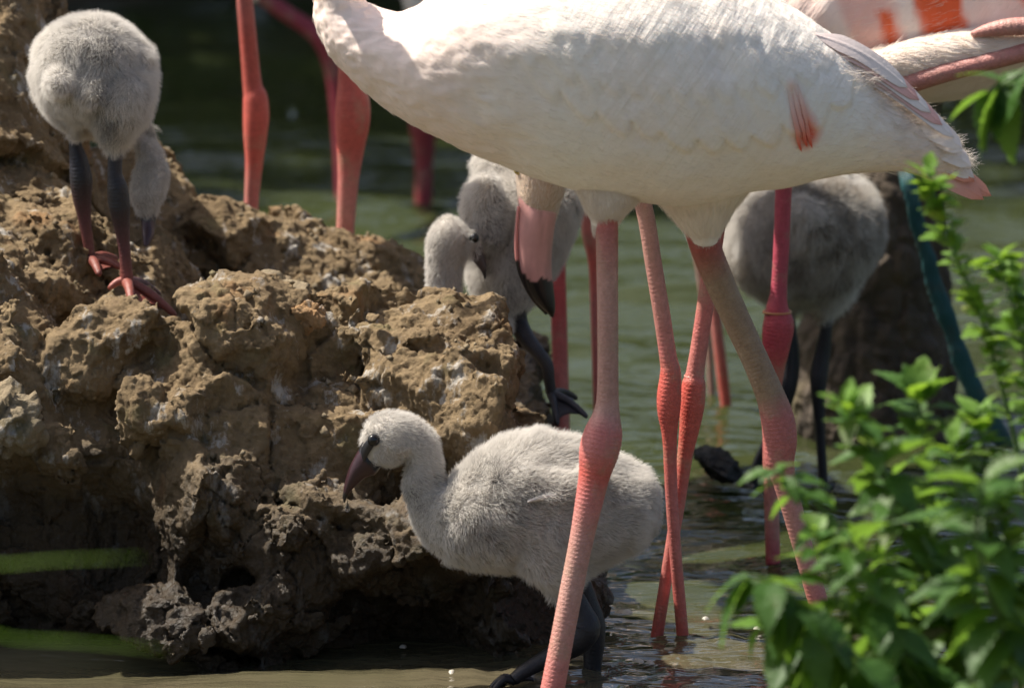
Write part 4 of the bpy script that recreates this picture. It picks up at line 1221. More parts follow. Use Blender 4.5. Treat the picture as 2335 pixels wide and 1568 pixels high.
def patch(o, grids, spots, y, n, ln, seed, flow=lambda p: np.stack([np.ones(len(p)), -.3 + 0 * p[:, 0], -.5 + .5 * vnoise(p * 30, 2)], 1)):
    v = np.vstack([g.reshape(-1, 3) for g in grids]); fs, b = [], 0
    for g in grids:
        fs.append(outward(g) + b); b += g.shape[0] * g.shape[1]
    w = np.zeros(len(v))
    for u, q, ru, rv in spots:
        c = U(u, q, y)
        w += np.exp(-((v[:, 0] - c[0]) / (ru * mpp(y))) ** 2 - ((v[:, 2] - c[2]) / (rv * mpp(y))) ** 2)
    w = w * (v[:, 1] < y + .0) * np.clip(.5 + 1.5 * fbm(v, 60, 2, seed), 0, 1)
    fur(o, 'grey_down', v, np.vstack(fs), n, ln, M_DOWN_GREY, flow, puff=.5, jitter=.35, radius=.00022, seed=seed, clump=.9, cfreq=80, weight=w + 1e-9)
patch(chC, [gC, wingC], [(1180, 1090, 60, 26), (1255, 1098, 50, 12), (1240, 1146, 40, 9), (1190, 1160, 18, 40), (1150, 1110, 30, 20), (960, 1110, 30, 30), (1080, 1200, 60, 50), (1130, 1060, 40, 20)], YC, 4200, .010, 21)
# the dark lore between eye and bill
lo_ = loft(np.array([np.concatenate([U(u, v, YC - w_), (U(u - 4, v - h, YC) - U(u + 4, v + h, YC)) / 2, [0, .0035, 0]]) for u, v, h, w_ in ((862, 998, 6, .0195), (848, 1008, 10, .0190), (836, 1022, 14, .0155), (828, 1036, 16, .012))]), nt=20, sub=4)
mk('face_patch', lo_.reshape(-1, 3), outward(lo_), M_BEAK, chC, np.tile(DARK, (lo_.shape[0] * lo_.shape[1], 1)))
# pale wing-tip stub with a dark quill
wt = loft(np.array([np.concatenate([U(u, v, YC - .0785), (U(u, v - h, YC) - U(u, v + h, YC)) / 2, [0, .004, 0]]) for u, v, h in ((1205, 1142, 3), (1225, 1136, 6), (1248, 1131, 8), (1266, 1128, 5))]), nt=18, sub=4)
mk('wing_tip', wt.reshape(-1, 3), outward(wt), M_PLUME, chC, np.tile((.55, .53, .50), (wt.shape[0] * wt.shape[1], 1)))
# the drop at the bill
m, nt, p, out = new_mat('drop_water')
p.inputs['Base Color'].default_value = (.95, .97, 1, 1); p.inputs['Roughness'].default_value = .02; p.inputs['IOR'].default_value = 1.33; p.inputs['Transmission Weight'].default_value = 1.0
dr = loft(np.array([np.concatenate([U(792, v, YC), [r * mpp(YC), 0, 0], [0, r * mpp(YC), 0]]) for v, r in ((1141, 1.2), (1147, 1.8), (1154, 4.5), (1160, 6.0))]), nt=20, sub=5)
o = mk('water_drop', dr.reshape(-1, 3), outward(dr), m, None, loc=U(792, 1166, YC))
tag(o, 'clear drop of water hanging from the wading chick\'s bill', 'drop')

# --- chick standing on the bank, seen from behind, head down
YA2 = 0.56
gA2 = loft(round_rows([(200, 200, YA2 - .085, 36, 34), (195, 178, YA2 - .075, 78, 80), (200, 168, YA2 - .050, 112, 115), (207, 166, YA2 - .015, 128, 128), (212, 172, YA2 + .03, 130, 128), (222, 200, YA2 + .075, 112, 112),
                       (245, 240, YA2 + .105, 82, 82), (280, 275, YA2 + .122, 52, 52), (312, 300, YA2 + .125, 34, 36)]), nt=52, sub=6)
gA2 = ruffle(gA2, .0045, 22, 71)
k_ = mpp(YA2 + .1)
neckA2 = loft(np.array([np.concatenate([U(u, v, y), [r * k_, 0, -r * k_ * t], [0, r * k_, 0]]) for u, v, y, r, t in ((285, 285, YA2 + .12, 30, .5), (318, 305, YA2 + .12, 29, .5), (338, 335, YA2 + .10, 27, .3), (345, 370, YA2 + .085, 31, 0), (342, 410, YA2 + .075, 40, -.1), (338, 445, YA2 + .068, 38, -.1), (337, 472, YA2 + .064, 25, -.1))]), nt=32, sub=6)
wingA2 = loft(np.array([np.concatenate([U(u, v, y), [rw * k_, 0, 0], [0, .030, 0]]) for u, v, y, rw in ((290, 95, YA2 - .01, 26), (312, 120, YA2 - .015, 30), (322, 170, YA2 - .02, 28), (324, 215, YA2 - .02, 24), (316, 250, YA2 - .02, 14))]), nt=28, sub=6)
thA2a = thigh([(190, 345, 220, .045), (205, 335, 265, .038), (228, 308, 305, .025), (244, 284, 330, .013)], YA2 - .045, 1)
thA2b = thigh([(110, 230, 210, .040), (128, 215, 255, .032), (150, 195, 285, .018), (158, 184, 300, .011)], YA2 - .02, 1)
tail = loft(round_rows([(128, 192, YA2 - .115, 6, 6), (130, 190, YA2 - .105, 20, 20), (140, 186, YA2 - .08, 34, 34)]), nt=24, sub=5)
lA = [(264, 315, YA2 - .045, 16), (263, 350, YA2 - .045, 17), (262, 395, YA2 - .045, 17), (268, 430, YA2 - .045, 24), (272, 470, YA2 - .045, 25), (277, 510, YA2 - .045, 19), (283, 560, YA2 - .045, 14), (287, 605, YA2 - .045, 14), (289, 640, YA2 - .045, 16)]
cA = [np.array([.02, .022, .035])] * 3 + [DARK, DARK * 1.3, np.array([.05, .025, .028]), np.array([.10, .035, .04]), np.array([.16, .05, .045]), np.array([.25, .07, .055])]
lB = [(168, 290, YA2 + .02, 14), (172, 330, YA2 + .02, 15), (180, 370, YA2 + .02, 22), (185, 410, YA2 + .02, 26), (187, 450, YA2 + .02, 22), (193, 500, YA2 + .02, 15), (200, 545, YA2 + .02, 13), (205, 590, YA2 + .02, 13)]
cB = [np.array([.02, .022, .035])] * 3 + [DARK * 1.3, np.array([.05, .025, .028]), np.array([.10, .035, .04]), np.array([.16, .055, .05]), np.array([.18, .06, .05])]
fa = U(289, 642, YA2 - .045); fb = U(206, 594, YA2 + .02)
REDF = np.array([.26, .075, .055])
legs = [leg_arrays(lA, cA, scutes=.05, pitch=.004), leg_arrays(lB, cB, scutes=.05, pitch=.004)]
def foot_px(c, tips, y, cols, heel):
    res = []
    tp = [U(u, v, yy) for u, v, yy in tips]
    for t, c_ in zip(tp, cols):
        res.append(toe_arrays(c, t, .0066, .0036, c_, .004))
    for a, b, c_ in zip(tp[:-1], tp[1:], cols):
        res.append(web_arrays(c + [0, 0, .001], a, b, np.asarray(c_) * .85))
    h = U(*heel)
    res.append(toe_arrays(c, h, .0058, .003, cols[0] * 1.2, .003))
    return res
legs += foot_px(fa, [(300, 690, YA2 - .09), (392, 712, YA2 - .06), (358, 668, YA2 - .01)], YA2, [REDF, REDF * .7, np.array([.10, .05, .055])], (252, 655, YA2 - .05))
legs += foot_px(fb, [(225, 622, YA2 - .02), (272, 608, YA2 + .0), (262, 590, YA2 + .04)], YA2, [REDF * .8, REDF * .8, REDF * .7], (184, 604, YA2 + .02))
chA = chick('pale grey chick standing on the bank with its back turned and head lowered', [gA2, neckA2, wingA2, thA2a, thA2b, tail], legs, U(250, 690, YA2), 120000,
            lambda p: np.where(p[:, 2] < U(0, 330, YA2)[2], .0055, .0095),
            lambda p: np.stack([-.1 + .3 * vnoise(p * 20, 1), -.5 + 0 * p[:, 0], -.8 + .3 * vnoise(p * 20, 2)], 1), seed=30, puff=.5)
bA = loft(np.array([np.concatenate([U(u, v, YA2 + d), [r * k_, 0, 0], [0, r * k_ * .9, 0]]) for u, v, r, d in ((337, 462, 22, .066), (338, 490, 19, .062), (338, 515, 16, .057), (337, 538, 13, .05), (334, 556, 8, .044))]), nt=24, sub=5)
kz = bA.reshape(-1, 3)[:, 2]
mk('beak', bA.reshape(-1, 3), outward(bA), M_BEAK, chA, np.where((kz > U(0, 505, YA2 + .06)[2])[:, None], DARK, np.array([.05, .025, .03])))

patch(chA, [gA2, thA2a], [(255, 240, 22, 40), (262, 290, 18, 30), (215, 95, 50, 22), (150, 145, 30, 14)], YA2, 3000, .009, 31, lambda p: np.stack([.5 * vnoise(p * 40, 1), -.4 + 0 * p[:, 0], -1 + 0 * p[:, 0]], 1))
# --- chick behind the bank, neck dipping behind the rim
YM = 0.78
gM = loft(np.array([np.concatenate([U(u, v, YM + d), [rw * mpp(YM), 0, t * rw * mpp(YM)], [0, dw, 0]]) for u, v, rw, dw, d, t in (
    (1150, 715, 30, .022, -.01, .1), (1160, 680, 62, .040, -.005, .1), (1168, 630, 92, .055, 0, .1), (1178, 570, 112, .064, .0, .1), (1188, 510, 128, .068, .01, .15), (1195, 455, 126, .066, .02, .2), (1185, 410, 104, .058, .03, .2), (1165, 385, 70, .04, .04, .2))]), nt=48, sub=6)
gM = ruffle(gM, .005, 22, 81)
wM = loft(np.array([np.concatenate([U(u, v, YM - .055), [rw * mpp(YM), 0, .3 * rw * mpp(YM)], [0, .022, 0]]) for u, v, rw in ((1100, 430, 30), (1098, 460, 48), (1108, 500, 46), (1120, 535, 28))]), nt=28, sub=5)
kM = mpp(YM)
nM = loft(np.array([np.concatenate([U(u, v, YM + d), np.array([r * kM * ax, 0, r * kM * az]), [0, dw, 0]]) for u, v, r, ax, az, dw, d in (
    (1125, 735, 40, .6, -.8, .030, -.05), (1080, 765, 36, .75, -.65, .022, -.07), (1035, 765, 34, -.2, -.9, .018, -.075), (1016, 700, 35, -1, 0, .0165, -.075), (1014, 650, 36, -1, 0, .0165, -.075),
    (1014, 605, 38, -1, .1, .018, -.075), (1022, 565, 46, -1, .15, .021, -.075), (1034, 535, 48, -.95, .3, .024, -.075), (1050, 520, 36, -.7, .7, .022, -.075), (1070, 545, 26, -.2, 1, .016, -.075))]), nt=36, sub=6)
legM1 = [(1190, 660, YM - .02, 20), (1184, 700, YM - .02, 19), (1182, 735, YM - .02, 22), (1200, 770, YM - .03, 20), (1224, 800, YM - .04, 16), (1246, 830, YM - .04, 15), (1252, 865, YM - .04, 13), (1256, 895, YM - .04, 12)]
fM = U(1256, 897, YM - .04)
chM = chick('grey chick peering down from behind the bank under the white flamingo\'s breast', [gM, wM, nM], [leg_arrays(legM1, [DARK] * 3 + [DARK * 2.5] * 3 + [DARK, DARK], scutes=.04),
            toe_arrays(fM, U(1332, 944, YM - .07), .005, .003, DARK * 3, .004), toe_arrays(fM, U(1270, 960, YM - .08), .005, .003, DARK * 2, .004), toe_arrays(fM, U(1310, 905, YM + .02), .005, .003, DARK * 2, .004),
            web_arrays(fM, U(1270, 960, YM - .08), U(1332, 944, YM - .07), DARK * 3), web_arrays(fM, U(1332, 944, YM - .07), U(1310, 905, YM + .02), DARK * 3)], U(1200, 950, YM), 80000,
            lambda p: np.where(p[:, 0] < U(1062, 0, YM)[0], .0055, .0100),
            lambda p: np.stack([.25 * vnoise(p * 20, 1) - .2, -.3 + 0 * p[:, 0], -.9 + .3 * vnoise(p * 20, 2)], 1), seed=40, puff=.52)
patch(chM, [gM, wM], [(1120, 480, 22, 40), (1115, 530, 30, 16), (1150, 600, 40, 60)], YM, 4500, .010, 45)
chick_bill(chM, [(1068, 548, 1090, 530, .010), (1066, 578, 1094, 548, .0115), (1076, 592, 1100, 568, .010), (1088, 606, 1106, 588, .008), (1098, 620, 1110, 606, .006), (1104, 634, 1109, 622, .003)], YM - .075, col=(.07, .05, .05), tipcol=(.03, .028, .03))
eye(chM, 'eye', U(1081, 543, YM - .095), .0055, M_EYE)

# --- chick in the water by the stump, seen from behind
YS = 1.20
gS = loft(round_rows([(1835, 520, YS - .105, 60, 60), (1832, 530, YS - .09, 110, 100), (1830, 535, YS - .06, 148, 132), (1828, 532, YS - .01, 166, 150), (1828, 520, YS + .05, 164, 150), (1830, 500, YS + .11, 130, 125), (1835, 480, YS + .15, 70, 75)]), nt=52, sub=6)
gS = ruffle(gS, .007, 20, 91)
tS1 = thigh([(1820, 1960, 600, .05), (1840, 1945, 650, .035), (1862, 1922, 690, .02), (1872, 1904, 706, .012)], YS - .01, 1)
tS2 = thigh([(1690, 1850, 600, .05), (1720, 1840, 650, .035), (1750, 1830, 680, .02), (1775, 1818, 694, .012)], YS, 1)
neckS = loft(np.array([np.concatenate([U(u, v, YS + d), [r * mpp(YS), 0, 0], [0, .7 * r * mpp(YS), .5 * r * mpp(YS)]]) for u, v, d, r in ((1835, 470, .14, 60), (1840, 420, .18, 42), (1842, 350, .20, 36), (1842, 290, .21, 34), (1842, 230, .21, 40), (1840, 190, .21, 44), (1838, 160, .21, 30))]), nt=28, sub=5)
lS1 = [(1888, 680, YS - .01, 14), (1886, 730, YS - .01, 14), (1878, 790, YS - .01, 17), (1868, 850, YS - .01, 21), (1866, 900, YS - .01, 17), (1870, 980, YS - .01, 12), (1876, 1080, YS - .01, 11), (1878, 1120, YS - .01, 11)]
lS2 = [(1798, 670, YS, 14), (1800, 740, YS, 15), (1803, 800, YS, 20), (1800, 860, YS, 22), (1788, 920, YS, 18), (1760, 990, YS, 14), (1726, 1060, YS, 12), (1716, 1110, YS, 12)]
vS = [g_.reshape(-1, 3) for g_ in (gS, tS1, tS2, neckS)]
chS = chick('brown-mottled grey chick with its back turned, standing in the water by the stump', [gS, tS1, tS2, neckS], [leg_arrays(lS1, [DARK] * 3 + [DARK * 2.2] + [DARK] * 4, scutes=.03), leg_arrays(lS2, [DARK] * 3 + [DARK * 2.2] + [DARK] * 4, scutes=.03)]
            + ft(U(1878, 1120, YS - .01), (1.1, 1.57, 2.0), DARK) + ft(U(1716, 1110, YS), (1.1, 1.57, 2.0), DARK), U(1830, 1120, YS), 90000, .0135,
            lambda p: np.stack([.4 * vnoise(p * 20, 1), -.5 + 0 * p[:, 0], -.7 + .4 * vnoise(p * 20, 2)], 1), seed=50, puff=.55)
vv = np.vstack(vS[:1]); ww = ((fbm(vv, 16, 3, 5) + .9 * np.exp(-(((vv - U(1740, 620, YS - .05)) / .035) ** 2)[:, [0, 2]].sum(1)) + .9 * np.exp(-(((vv - U(1880, 560, YS - .05)) / .05) ** 2)[:, [0, 2]].sum(1))) > .42).astype(float)
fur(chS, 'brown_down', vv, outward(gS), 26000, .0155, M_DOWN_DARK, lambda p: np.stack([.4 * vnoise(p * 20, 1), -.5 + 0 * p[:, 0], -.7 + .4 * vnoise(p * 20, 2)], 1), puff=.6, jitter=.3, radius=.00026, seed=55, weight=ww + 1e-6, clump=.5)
chick_bill(chS, [(1820, 185, 1860, 185, .012), (1824, 200, 1858, 200, .011), (1830, 230, 1852, 230, .008), (1838, 255, 1846, 255, .004)], YS + .245)

# ================================================================== stump, strap, plants, far bank
YT = 1.62
m, nt, p, out = new_mat('bark')
pos = nd(nt, 'NewGeometry').outputs['Position']
vo = nd(nt, 'TexVoronoi', Vector=nd(nt, 'Mapping', Vector=pos, Scale=(26, 26, 15)).outputs[0], Scale=1.0, _feature='DISTANCE_TO_EDGE').outputs[0]
c = mix(nt, ramp(nt, noise(nt, pos, 25, 6), [(0.35, 0.0), (0.65, 1.0)]), (0.085, 0.062, 0.040), (0.038, 0.028, 0.019))
c = mix(nt, ramp(nt, noise(nt, pos, 7, 4), [(0.55, 0.0), (0.68, 0.5)]), c, (0.14, 0.13, 0.04))
nt.links.new(c, p.inputs['Base Color']); p.inputs['Roughness'].default_value = 0.9
b1 = nd(nt, 'Bump', Strength=0.5, Distance=0.008, Height=ramp(nt, vo, [(0.0, 0.0), (0.2, 1.0)]))
b2 = nd(nt, 'Bump', Strength=0.6, Distance=0.004, Height=noise(nt, pos, 120, 6, .65), Normal=b1.outputs[0])
nt.links.new(b2.outputs[0], p.inputs['Normal'])
M_BARK = m
ctr = []
for u1, u2, v in ((1800, 2195, 1040), (1808, 2180, 960), (1820, 2168, 860), (1840, 2160, 740), (1865, 2150, 620), (1905, 2140, 520), (1950, 2135, 420), (1990, 2135, 330), (2040, 2140, 240), (2075, 2148, 150), (2090, 2152, 60), (2096, 2158, -60), (2100, 2164, -200)):
    k = mpp(YT)
    ctr.append(np.concatenate([U((u1 + u2) / 2, v, YT), [(u2 - u1) / 2 * k, 0, 0], [0, (u2 - u1) / 2 * k * .9, 0]]))
bt = loft(np.array(ctr), nt=160, sub=18)
v = bt.reshape(-1, 3); n_ = vnormals(v, outward(bt))
w1, w2 = worley(v * np.array([1, 1, .55]) + .01 * np.stack([fbm(v, 30, 2, 5), fbm(v, 30, 2, 6), fbm(v, 30, 2, 7)], 1), 30, 40)
v = v + n_ * (.018 * fbm(v, 9, 3, 71) + .006 * np.clip((w2 - w1) * 3, 0, 1) + .004 * fbm(v, 60, 3, 72, ridged=True))[:, None]
stump = mk('tree_stump', v, outward(bt), M_BARK, None, loc=U(2000, 1040, YT))
tag(stump, 'dark barked tree stump standing in the pond with a teal strap beside it', 'stump')

m, nt, p, out = new_mat('teal_webbing')
pos = nd(nt, 'NewGeometry').outputs['Position']
c = mix(nt, noise(nt, pos, 40, 5), (0.0, 0.045, 0.055), (0.006, 0.085, 0.088))
c = mix(nt, ramp(nt, noise(nt, pos, 22, 6, .7), [(0.5, 0.0), (0.68, 0.7)]), c, (0.05, 0.05, 0.03))
nt.links.new(c, p.inputs['Base Color']); p.inputs['Roughness'].default_value = 0.6
wv = nd(nt, 'TexWave', Vector=pos, Scale=90.0, Distortion=1.0)
b = nd(nt, 'Bump', Strength=0.4, Distance=0.002, Height=wv.outputs['Fac'])
nt.links.new(b.outputs[0], p.inputs['Normal'])
ys_ = YT - .20
st, _, _ = tube(np.array([[*U(u, v_, y_), r * mpp(ys_)] for u, v_, y_, r in ((2010, 200, ys_ + .10, 22), (2050, 330, ys_ + .04, 22), (2075, 430, ys_, 22), (2100, 540, ys_, 23), (2132, 650, ys_, 24), (2165, 740, ys_, 25), (2200, 840, ys_, 26), (2245, 930, ys_, 27), (2300, 1030, ys_, 27), (2350, 1120, ys_, 27))]), nt=24, step=.004, flat=.45)
st = st.mean(1, keepdims=True) + (st - st.mean(1, keepdims=True)) * .8
sv = st.reshape(-1, 3); sv = sv + vnormals(sv, outward(st)) * (.003 * fbm(sv, 45, 3, 9))[:, None]
o = mk('strap', sv, outward(st), m, None, loc=U(2350, 1120, ys_))
tag(o, 'worn teal webbing strap slanting past the stump into the water', 'strap')

# ------------------------------------------------------------------ leafy plants close to the camera
M_LEAF = leaf_material('leaf', (0.036, 0.098, 0.014), (0.062, 0.145, 0.022), trans=(0.20, 0.36, 0.04))
M_LEAF2 = leaf_material('leaf_pale', (0.12, 0.24, 0.03), (0.16, 0.28, 0.05))
M_STEM, nt, p, out = new_mat('stem')
p.inputs['Base Color'].default_value = (0.07, 0.13, 0.025, 1); p.inputs['Roughness'].default_value = 0.55

def leaf_mesh(name, teeth, ratio, mat, curl, fold, seed):
    """unit leaf along +x, toothed edge, folded along the midrib and curling down"""
    g_ = np.random.default_rng(seed)
    n = teeth * 2
    t = np.linspace(0, 1, n + 1)
    prof = ratio * (np.sin(np.pi * t ** 0.72) ** 0.85) * (1 - .15 * t)
    prof = prof * (1 + .22 * (np.arange(n + 1) % 2)) + .004
    prof[0] = .012; prof[-1] = .004
    zc = -curl * t ** 2
    rows = []
    for k in range(n + 1):
        for s in (-1, -.5, 0, .5, 1):
            rows.append((t[k] - .03 * abs(s) * (k % 2 == 0), s * prof[k], zc[k] + fold * abs(s) * prof[k] - .25 * fold * s * s * prof[k] + .012 * g_.normal() * (abs(s) > .1)))
    v = np.array(rows)
    f = grid_faces(n + 1, 5, closed=False)[:, ::-1]
    me = bpy.data.meshes.new(name)
    me.from_pydata(v.tolist(), [], f.tolist())
    me.materials.append(mat)
    me.polygons.foreach_set('use_smooth', [True] * len(me.polygons))
    return me

LEAVES = [leaf_mesh('leaf', 9, r, M_LEAF, c_, fo, i) for i, (r, c_, fo) in enumerate(((.27, .25, .35), (.24, .42, .25), (.30, .15, .45), (.25, .55, .3)))]
BUDS = [leaf_mesh('leaflet', 4, r, M_LEAF2, .1, .3, 20 + i) for i, r in enumerate((.30, .38))]

def put_leaf(parent, me, name, pos, direction, size, roll=0.0):
    d = Vector(direction).normalized()
    q = d.to_track_quat('X', 'Z')
    o = bpy.data.objects.new(name, me)
    COL.objects.link(o)
    o.parent = parent
    o.location = Vector(pos) - Vector(parent['org'])
    from mathutils import Quaternion
    o.rotation_mode = 'QUATERNION'
    o.rotation_quaternion = q @ Quaternion((1, 0, 0), roll)
    o.scale = (size, size, size)
    return o

rp = random.Random(3)
def plant(name, label, stem_px, y, leaf_nodes, root_drop=True, r0=7, group=None, cat='plant'):
    """stem_px rows (u, v, dy, r px) from the root up; leaf_nodes (along 0..1, length px, azimuth deg or None, pitch deg, kind)"""
    pts = [np.array([*U(u, v, y + dy), r * mpp(y)]) for u, v, dy, r in stem_px]
    if root_drop:
        b = pts[0].copy(); b[2] = float(ground_height(np.array(b[0]), np.array(b[1]))) - .02; b[0] += .02
        pts = [b] + pts
    e = empty(name, pts[0][:3])
    tag(e, label, cat, group)
    g_, _, _ = tube(np.array(pts), nt=8, step=.004)
    mk('stem', g_.reshape(-1, 3), outward(g_), M_STEM, e)
    s = spline(np.array(pts), 12)
    n0 = 12 if root_drop else 0
    for (a, ln, az, pi_, kind) in leaf_nodes:
        i = int(n0 + a * (len(s) - 1 - n0))
        p = s[i, :3]
        az = rp.uniform(0, 360) if az is None else az
        az, pc = math.radians(az), math.radians(pi_)
        d = (math.cos(az) * math.cos(pc), math.sin(az) * math.cos(pc), math.sin(pc))
        me = rp.choice(BUDS if kind else LEAVES)
        # leaf stalk is part of the leaf's offset from the stem
        put_leaf(e, me, 'leaflet' if kind else 'leaf', p + np.array(d) * .004, d, ln * mpp(y) * (1 if kind else .88), rp.uniform(-.35, .35))
    return e

def whorl(a0, a1, n, l0, l1, p0, p1, az0=None, kind=0):
    res = []
    for i in range(n):
        q = i / max(n - 1, 1)
        base = (az0 if az0 is not None else rp.uniform(0, 360)) + 90 * (i % 2) + rp.uniform(-25, 25)
        for s_ in (0, 180):
            res.append((a0 + (a1 - a0) * q, l0 + (l1 - l0) * q + rp.uniform(-45, 25), base + s_, p0 + (p1 - p0) * q + rp.uniform(-32, 24), kind))
    return res

YP = -1.25
plant('nettle', 'leafy green nettle arching over the water with its tip toward the chick by the stump', [(2250, 1560, 0, 9), (2190, 1400, 0, 8), (2110, 1240, 0, 7), (2030, 1090, 0, 6), (1965, 985, 0, 4), (1925, 925, 0, 3)], YP,
      whorl(.05, .95, 20, 209, 101, -15, 25) + whorl(.93, 1.0, 4, 80, 50, 40, 60, kind=1), group='nettles on the near bank')
plant('nettle', 'leafy green nettle whose upright tip stands in front of the stump', [(2200, 1560, .05, 8), (2150, 1380, .05, 8), (2130, 1200, .05, 7), (2120, 1060, .05, 6), (2100, 950, .05, 4), (2095, 900, .05, 3)], YP + .1,
      whorl(.05, .95, 18, 202, 117, -8, 45) + whorl(.95, 1.0, 3, 90, 50, 50, 70, kind=1), group='nettles on the near bank')
plant('nettle', 'low nettle with broad drooping leaves hanging over the rippled water', [(2060, 1640, -.1, 8), (1990, 1540, -.1, 7), (1900, 1440, -.1, 6), (1820, 1370, -.1, 5), (1760, 1325, -.1, 4), (1715, 1310, -.1, 3)], YP - .05,
      whorl(.0, .95, 17, 209, 148, -48, -35) + [(1.0, 190, 205, -50, 0), (1.0, 150, 160, -20, 0)], group='nettles on the near bank')
plant('nettle', 'dense nettle with the darkest leaves in the corner by the other nettles', [(2330, 1600, -.15, 8), (2290, 1450, -.15, 8), (2250, 1330, -.15, 7), (2230, 1200, -.15, 6), (2240, 1100, -.15, 4)], YP - .12,
      whorl(.0, 1.0, 21, 216, 148, -30, 20), group='nettles on the near bank')
plant('nettle', 'short nettle with side shoots filling in below the arching one', [(2120, 1640, -.05, 8), (2070, 1520, -.05, 7), (2010, 1400, -.05, 6), (1960, 1290, -.05, 5), (1935, 1220, -.05, 3)], YP - .02,
      whorl(.0, 1.0, 20, 194, 109, -30, 15), group='nettles on the near bank')
plant('nettle', 'nettle with a slender shoot reaching toward the pink ankle joints', [(2100, 1500, 0, 7), (2000, 1330, 0, 6), (1900, 1190, 0, 5), (1820, 1110, 0, 4), (1765, 1070, 0, 3)], YP + .05,
      whorl(.05, .98, 15, 158, 86, -20, 10) + [(1.0, 90, 190, -10, 0)], group='nettles on the near bank')
for lab, px, n_, l0, l1, p0, p1 in (
        ('young nettle with fine pointed leaves between the drooping and the arching ones', [(2020, 1640, .0, 7), (1960, 1500, 0, 6), (1915, 1380, 0, 5), (1880, 1280, 0, 4), (1860, 1210, 0, 3)], 14, 190, 100, -25, 20),
        ('leafy nettle leaning over the slanting pink shin', [(1960, 1660, .0, 7), (1890, 1570, 0, 6), (1830, 1500, 0, 5), (1780, 1450, 0, 4), (1750, 1420, 0, 3)], 12, 190, 120, -40, -10),
        ('bushy nettle crowded in front of the stump foot', [(2180, 1500, .0, 7), (2120, 1340, 0, 6), (2060, 1210, 0, 5), (2015, 1090, 0, 4), (1995, 1010, 0, 3)], 15, 200, 110, -20, 30),
        ('pale-tipped nettle in the thick of the clump beneath the budding weeds', [(2300, 1500, .0, 7), (2270, 1360, 0, 6), (2215, 1230, 0, 5), (2180, 1110, 0, 4), (2170, 1020, 0, 3)], 16, 210, 120, -20, 30),
        ('broad-leaved nettle sprawling along the bottom of the clump', [(2200, 1680, .0, 7), (2150, 1590, 0, 6), (2090, 1510, 0, 5), (2030, 1450, 0, 4), (1990, 1410, 0, 3)], 14, 230, 140, -35, 5)):
    plant('nettle', lab, px, YP + rp.uniform(-.1, .12), whorl(.0, 1.0, n_, l0, l1, p0, p1) + whorl(.95, 1.0, 3, 70, 45, 40, 60, kind=1), group='nettles on the near bank')
# tall flowering weed
wd = plant('flowering_weed', 'tall spindly weed with clustered pale buds rising past the stump', [(2400, 1500, 0, 8), (2360, 1250, 0, 7), (2320, 1030, 0, 6), (2275, 850, 0, 5), (2225, 690, 0, 4), (2170, 560, 0, 3.5), (2135, 460, 0, 3), (2115, 390, 0, 2)], -1.0,
           whorl(.0, .5, 8, 120, 90, 5, 25) + [(rp.uniform(.35, 1.0), rp.uniform(26, 62), None, rp.uniform(-10, 55), 1) for _ in range(150)])
plant('flowering_weed', 'shorter budding weed with feathery side leaves beside the tall one', [(2440, 1400, 0, 7), (2400, 1180, 0, 6), (2370, 980, 0, 5), (2335, 800, 0, 4), (2300, 660, 0, 3), (2280, 580, 0, 2)], -1.08,
      whorl(.0, .6, 8, 110, 80, -5, 25) + [(rp.uniform(.25, 1.0), rp.uniform(30, 75), None, rp.uniform(-25, 50), 1) for _ in range(130)])
plant('flowering_weed', 'low bushy budding weed at the foot of the tall one', [(2380, 1500, 0, 7), (2330, 1330, 0, 6), (2280, 1180, 0, 5), (2245, 1040, 0, 4), (2230, 930, 0, 3)], -1.14,
      whorl(.0, .7, 9, 110, 80, -5, 25) + [(rp.uniform(.2, 1.0), rp.uniform(30, 75), None, rp.uniform(-25, 50), 1) for _ in range(110)])
plant('leafy_shoot', 'drooping bright green leaf spray hanging beside the tail of the white flamingo', [(2480, 40, 0, 6), (2400, 110, 0, 5), (2330, 165, 0, 4), (2290, 190, 0, 3), (2262, 205, 0, 2)], -1.1,
      [(.55, 170, 215, -60, 0), (.7, 190, 240, -72, 0), (.8, 190, 190, -66, 0), (.95, 160, 185, -75, 0), (1.0, 130, 170, -30, 0), (.9, 120, 20, 30, 0), (.6, 150, 30, -20, 0), (.75, 120, 150, 25, 0), (.45, 170, 200, -50, 0), (.3, 190, 220, -60, 0)], root_drop=True)

# blurred grass blades at the left, close to the lens
M_BLADE = leaf_material('grass_leaf', (0.10, 0.20, 0.012), (0.13, 0.22, 0.015), trans=(0.35, 0.55, 0.03))
def blade(label, a, b, y, w):
    p0, p1 = U(*a, y), U(*b, y)
    k = np.linspace(0, 1, 20)[:, None]
    root = np.array([p0[0] - .25, y, float(ground_height(np.array(p0[0]), np.array(y)))])
    arc = np.vstack([root, root + (p0 - root) * .5 + np.array([-.04, 0, .06]), p0, (p0 + p1) / 2 + np.array([0, 0, .006]), p1])
    s = spline(arc, 8)
    nn = np.tile(nrm(np.array([.1, -.6, .8])), (len(s), 1))
    t = np.linspace(0, 1, len(s))
    T_ = nrm(np.gradient(s, axis=0)); S_ = nrm(np.cross(T_, nn))
    wd_ = w * mpp(y) * np.clip(1.05 - t ** 3, .04, 1)
    j = np.array([-1, -.5, 0, .5, 1])
    top = s[:, None] + S_[:, None] * (wd_[:, None] * j[None])[..., None] + nn[:, None] * (np.abs(j)[None] * wd_[:, None] * .5)[..., None]
    bot = top - nn[:, None] * .0006
    f = grid_faces(len(s), 5, closed=False)
    o = mk('grass_blade', np.vstack([top.reshape(-1, 3), bot.reshape(-1, 3)]), np.vstack([f, f[:, ::-1] + len(s) * 5]), M_BLADE, None, loc=root)
    tag(o, label, 'grass')
blade('out-of-focus grass blade crossing the shaded foot of the bank higher up', (-260, 1345), (330, 1268), -2.9, 4.5)
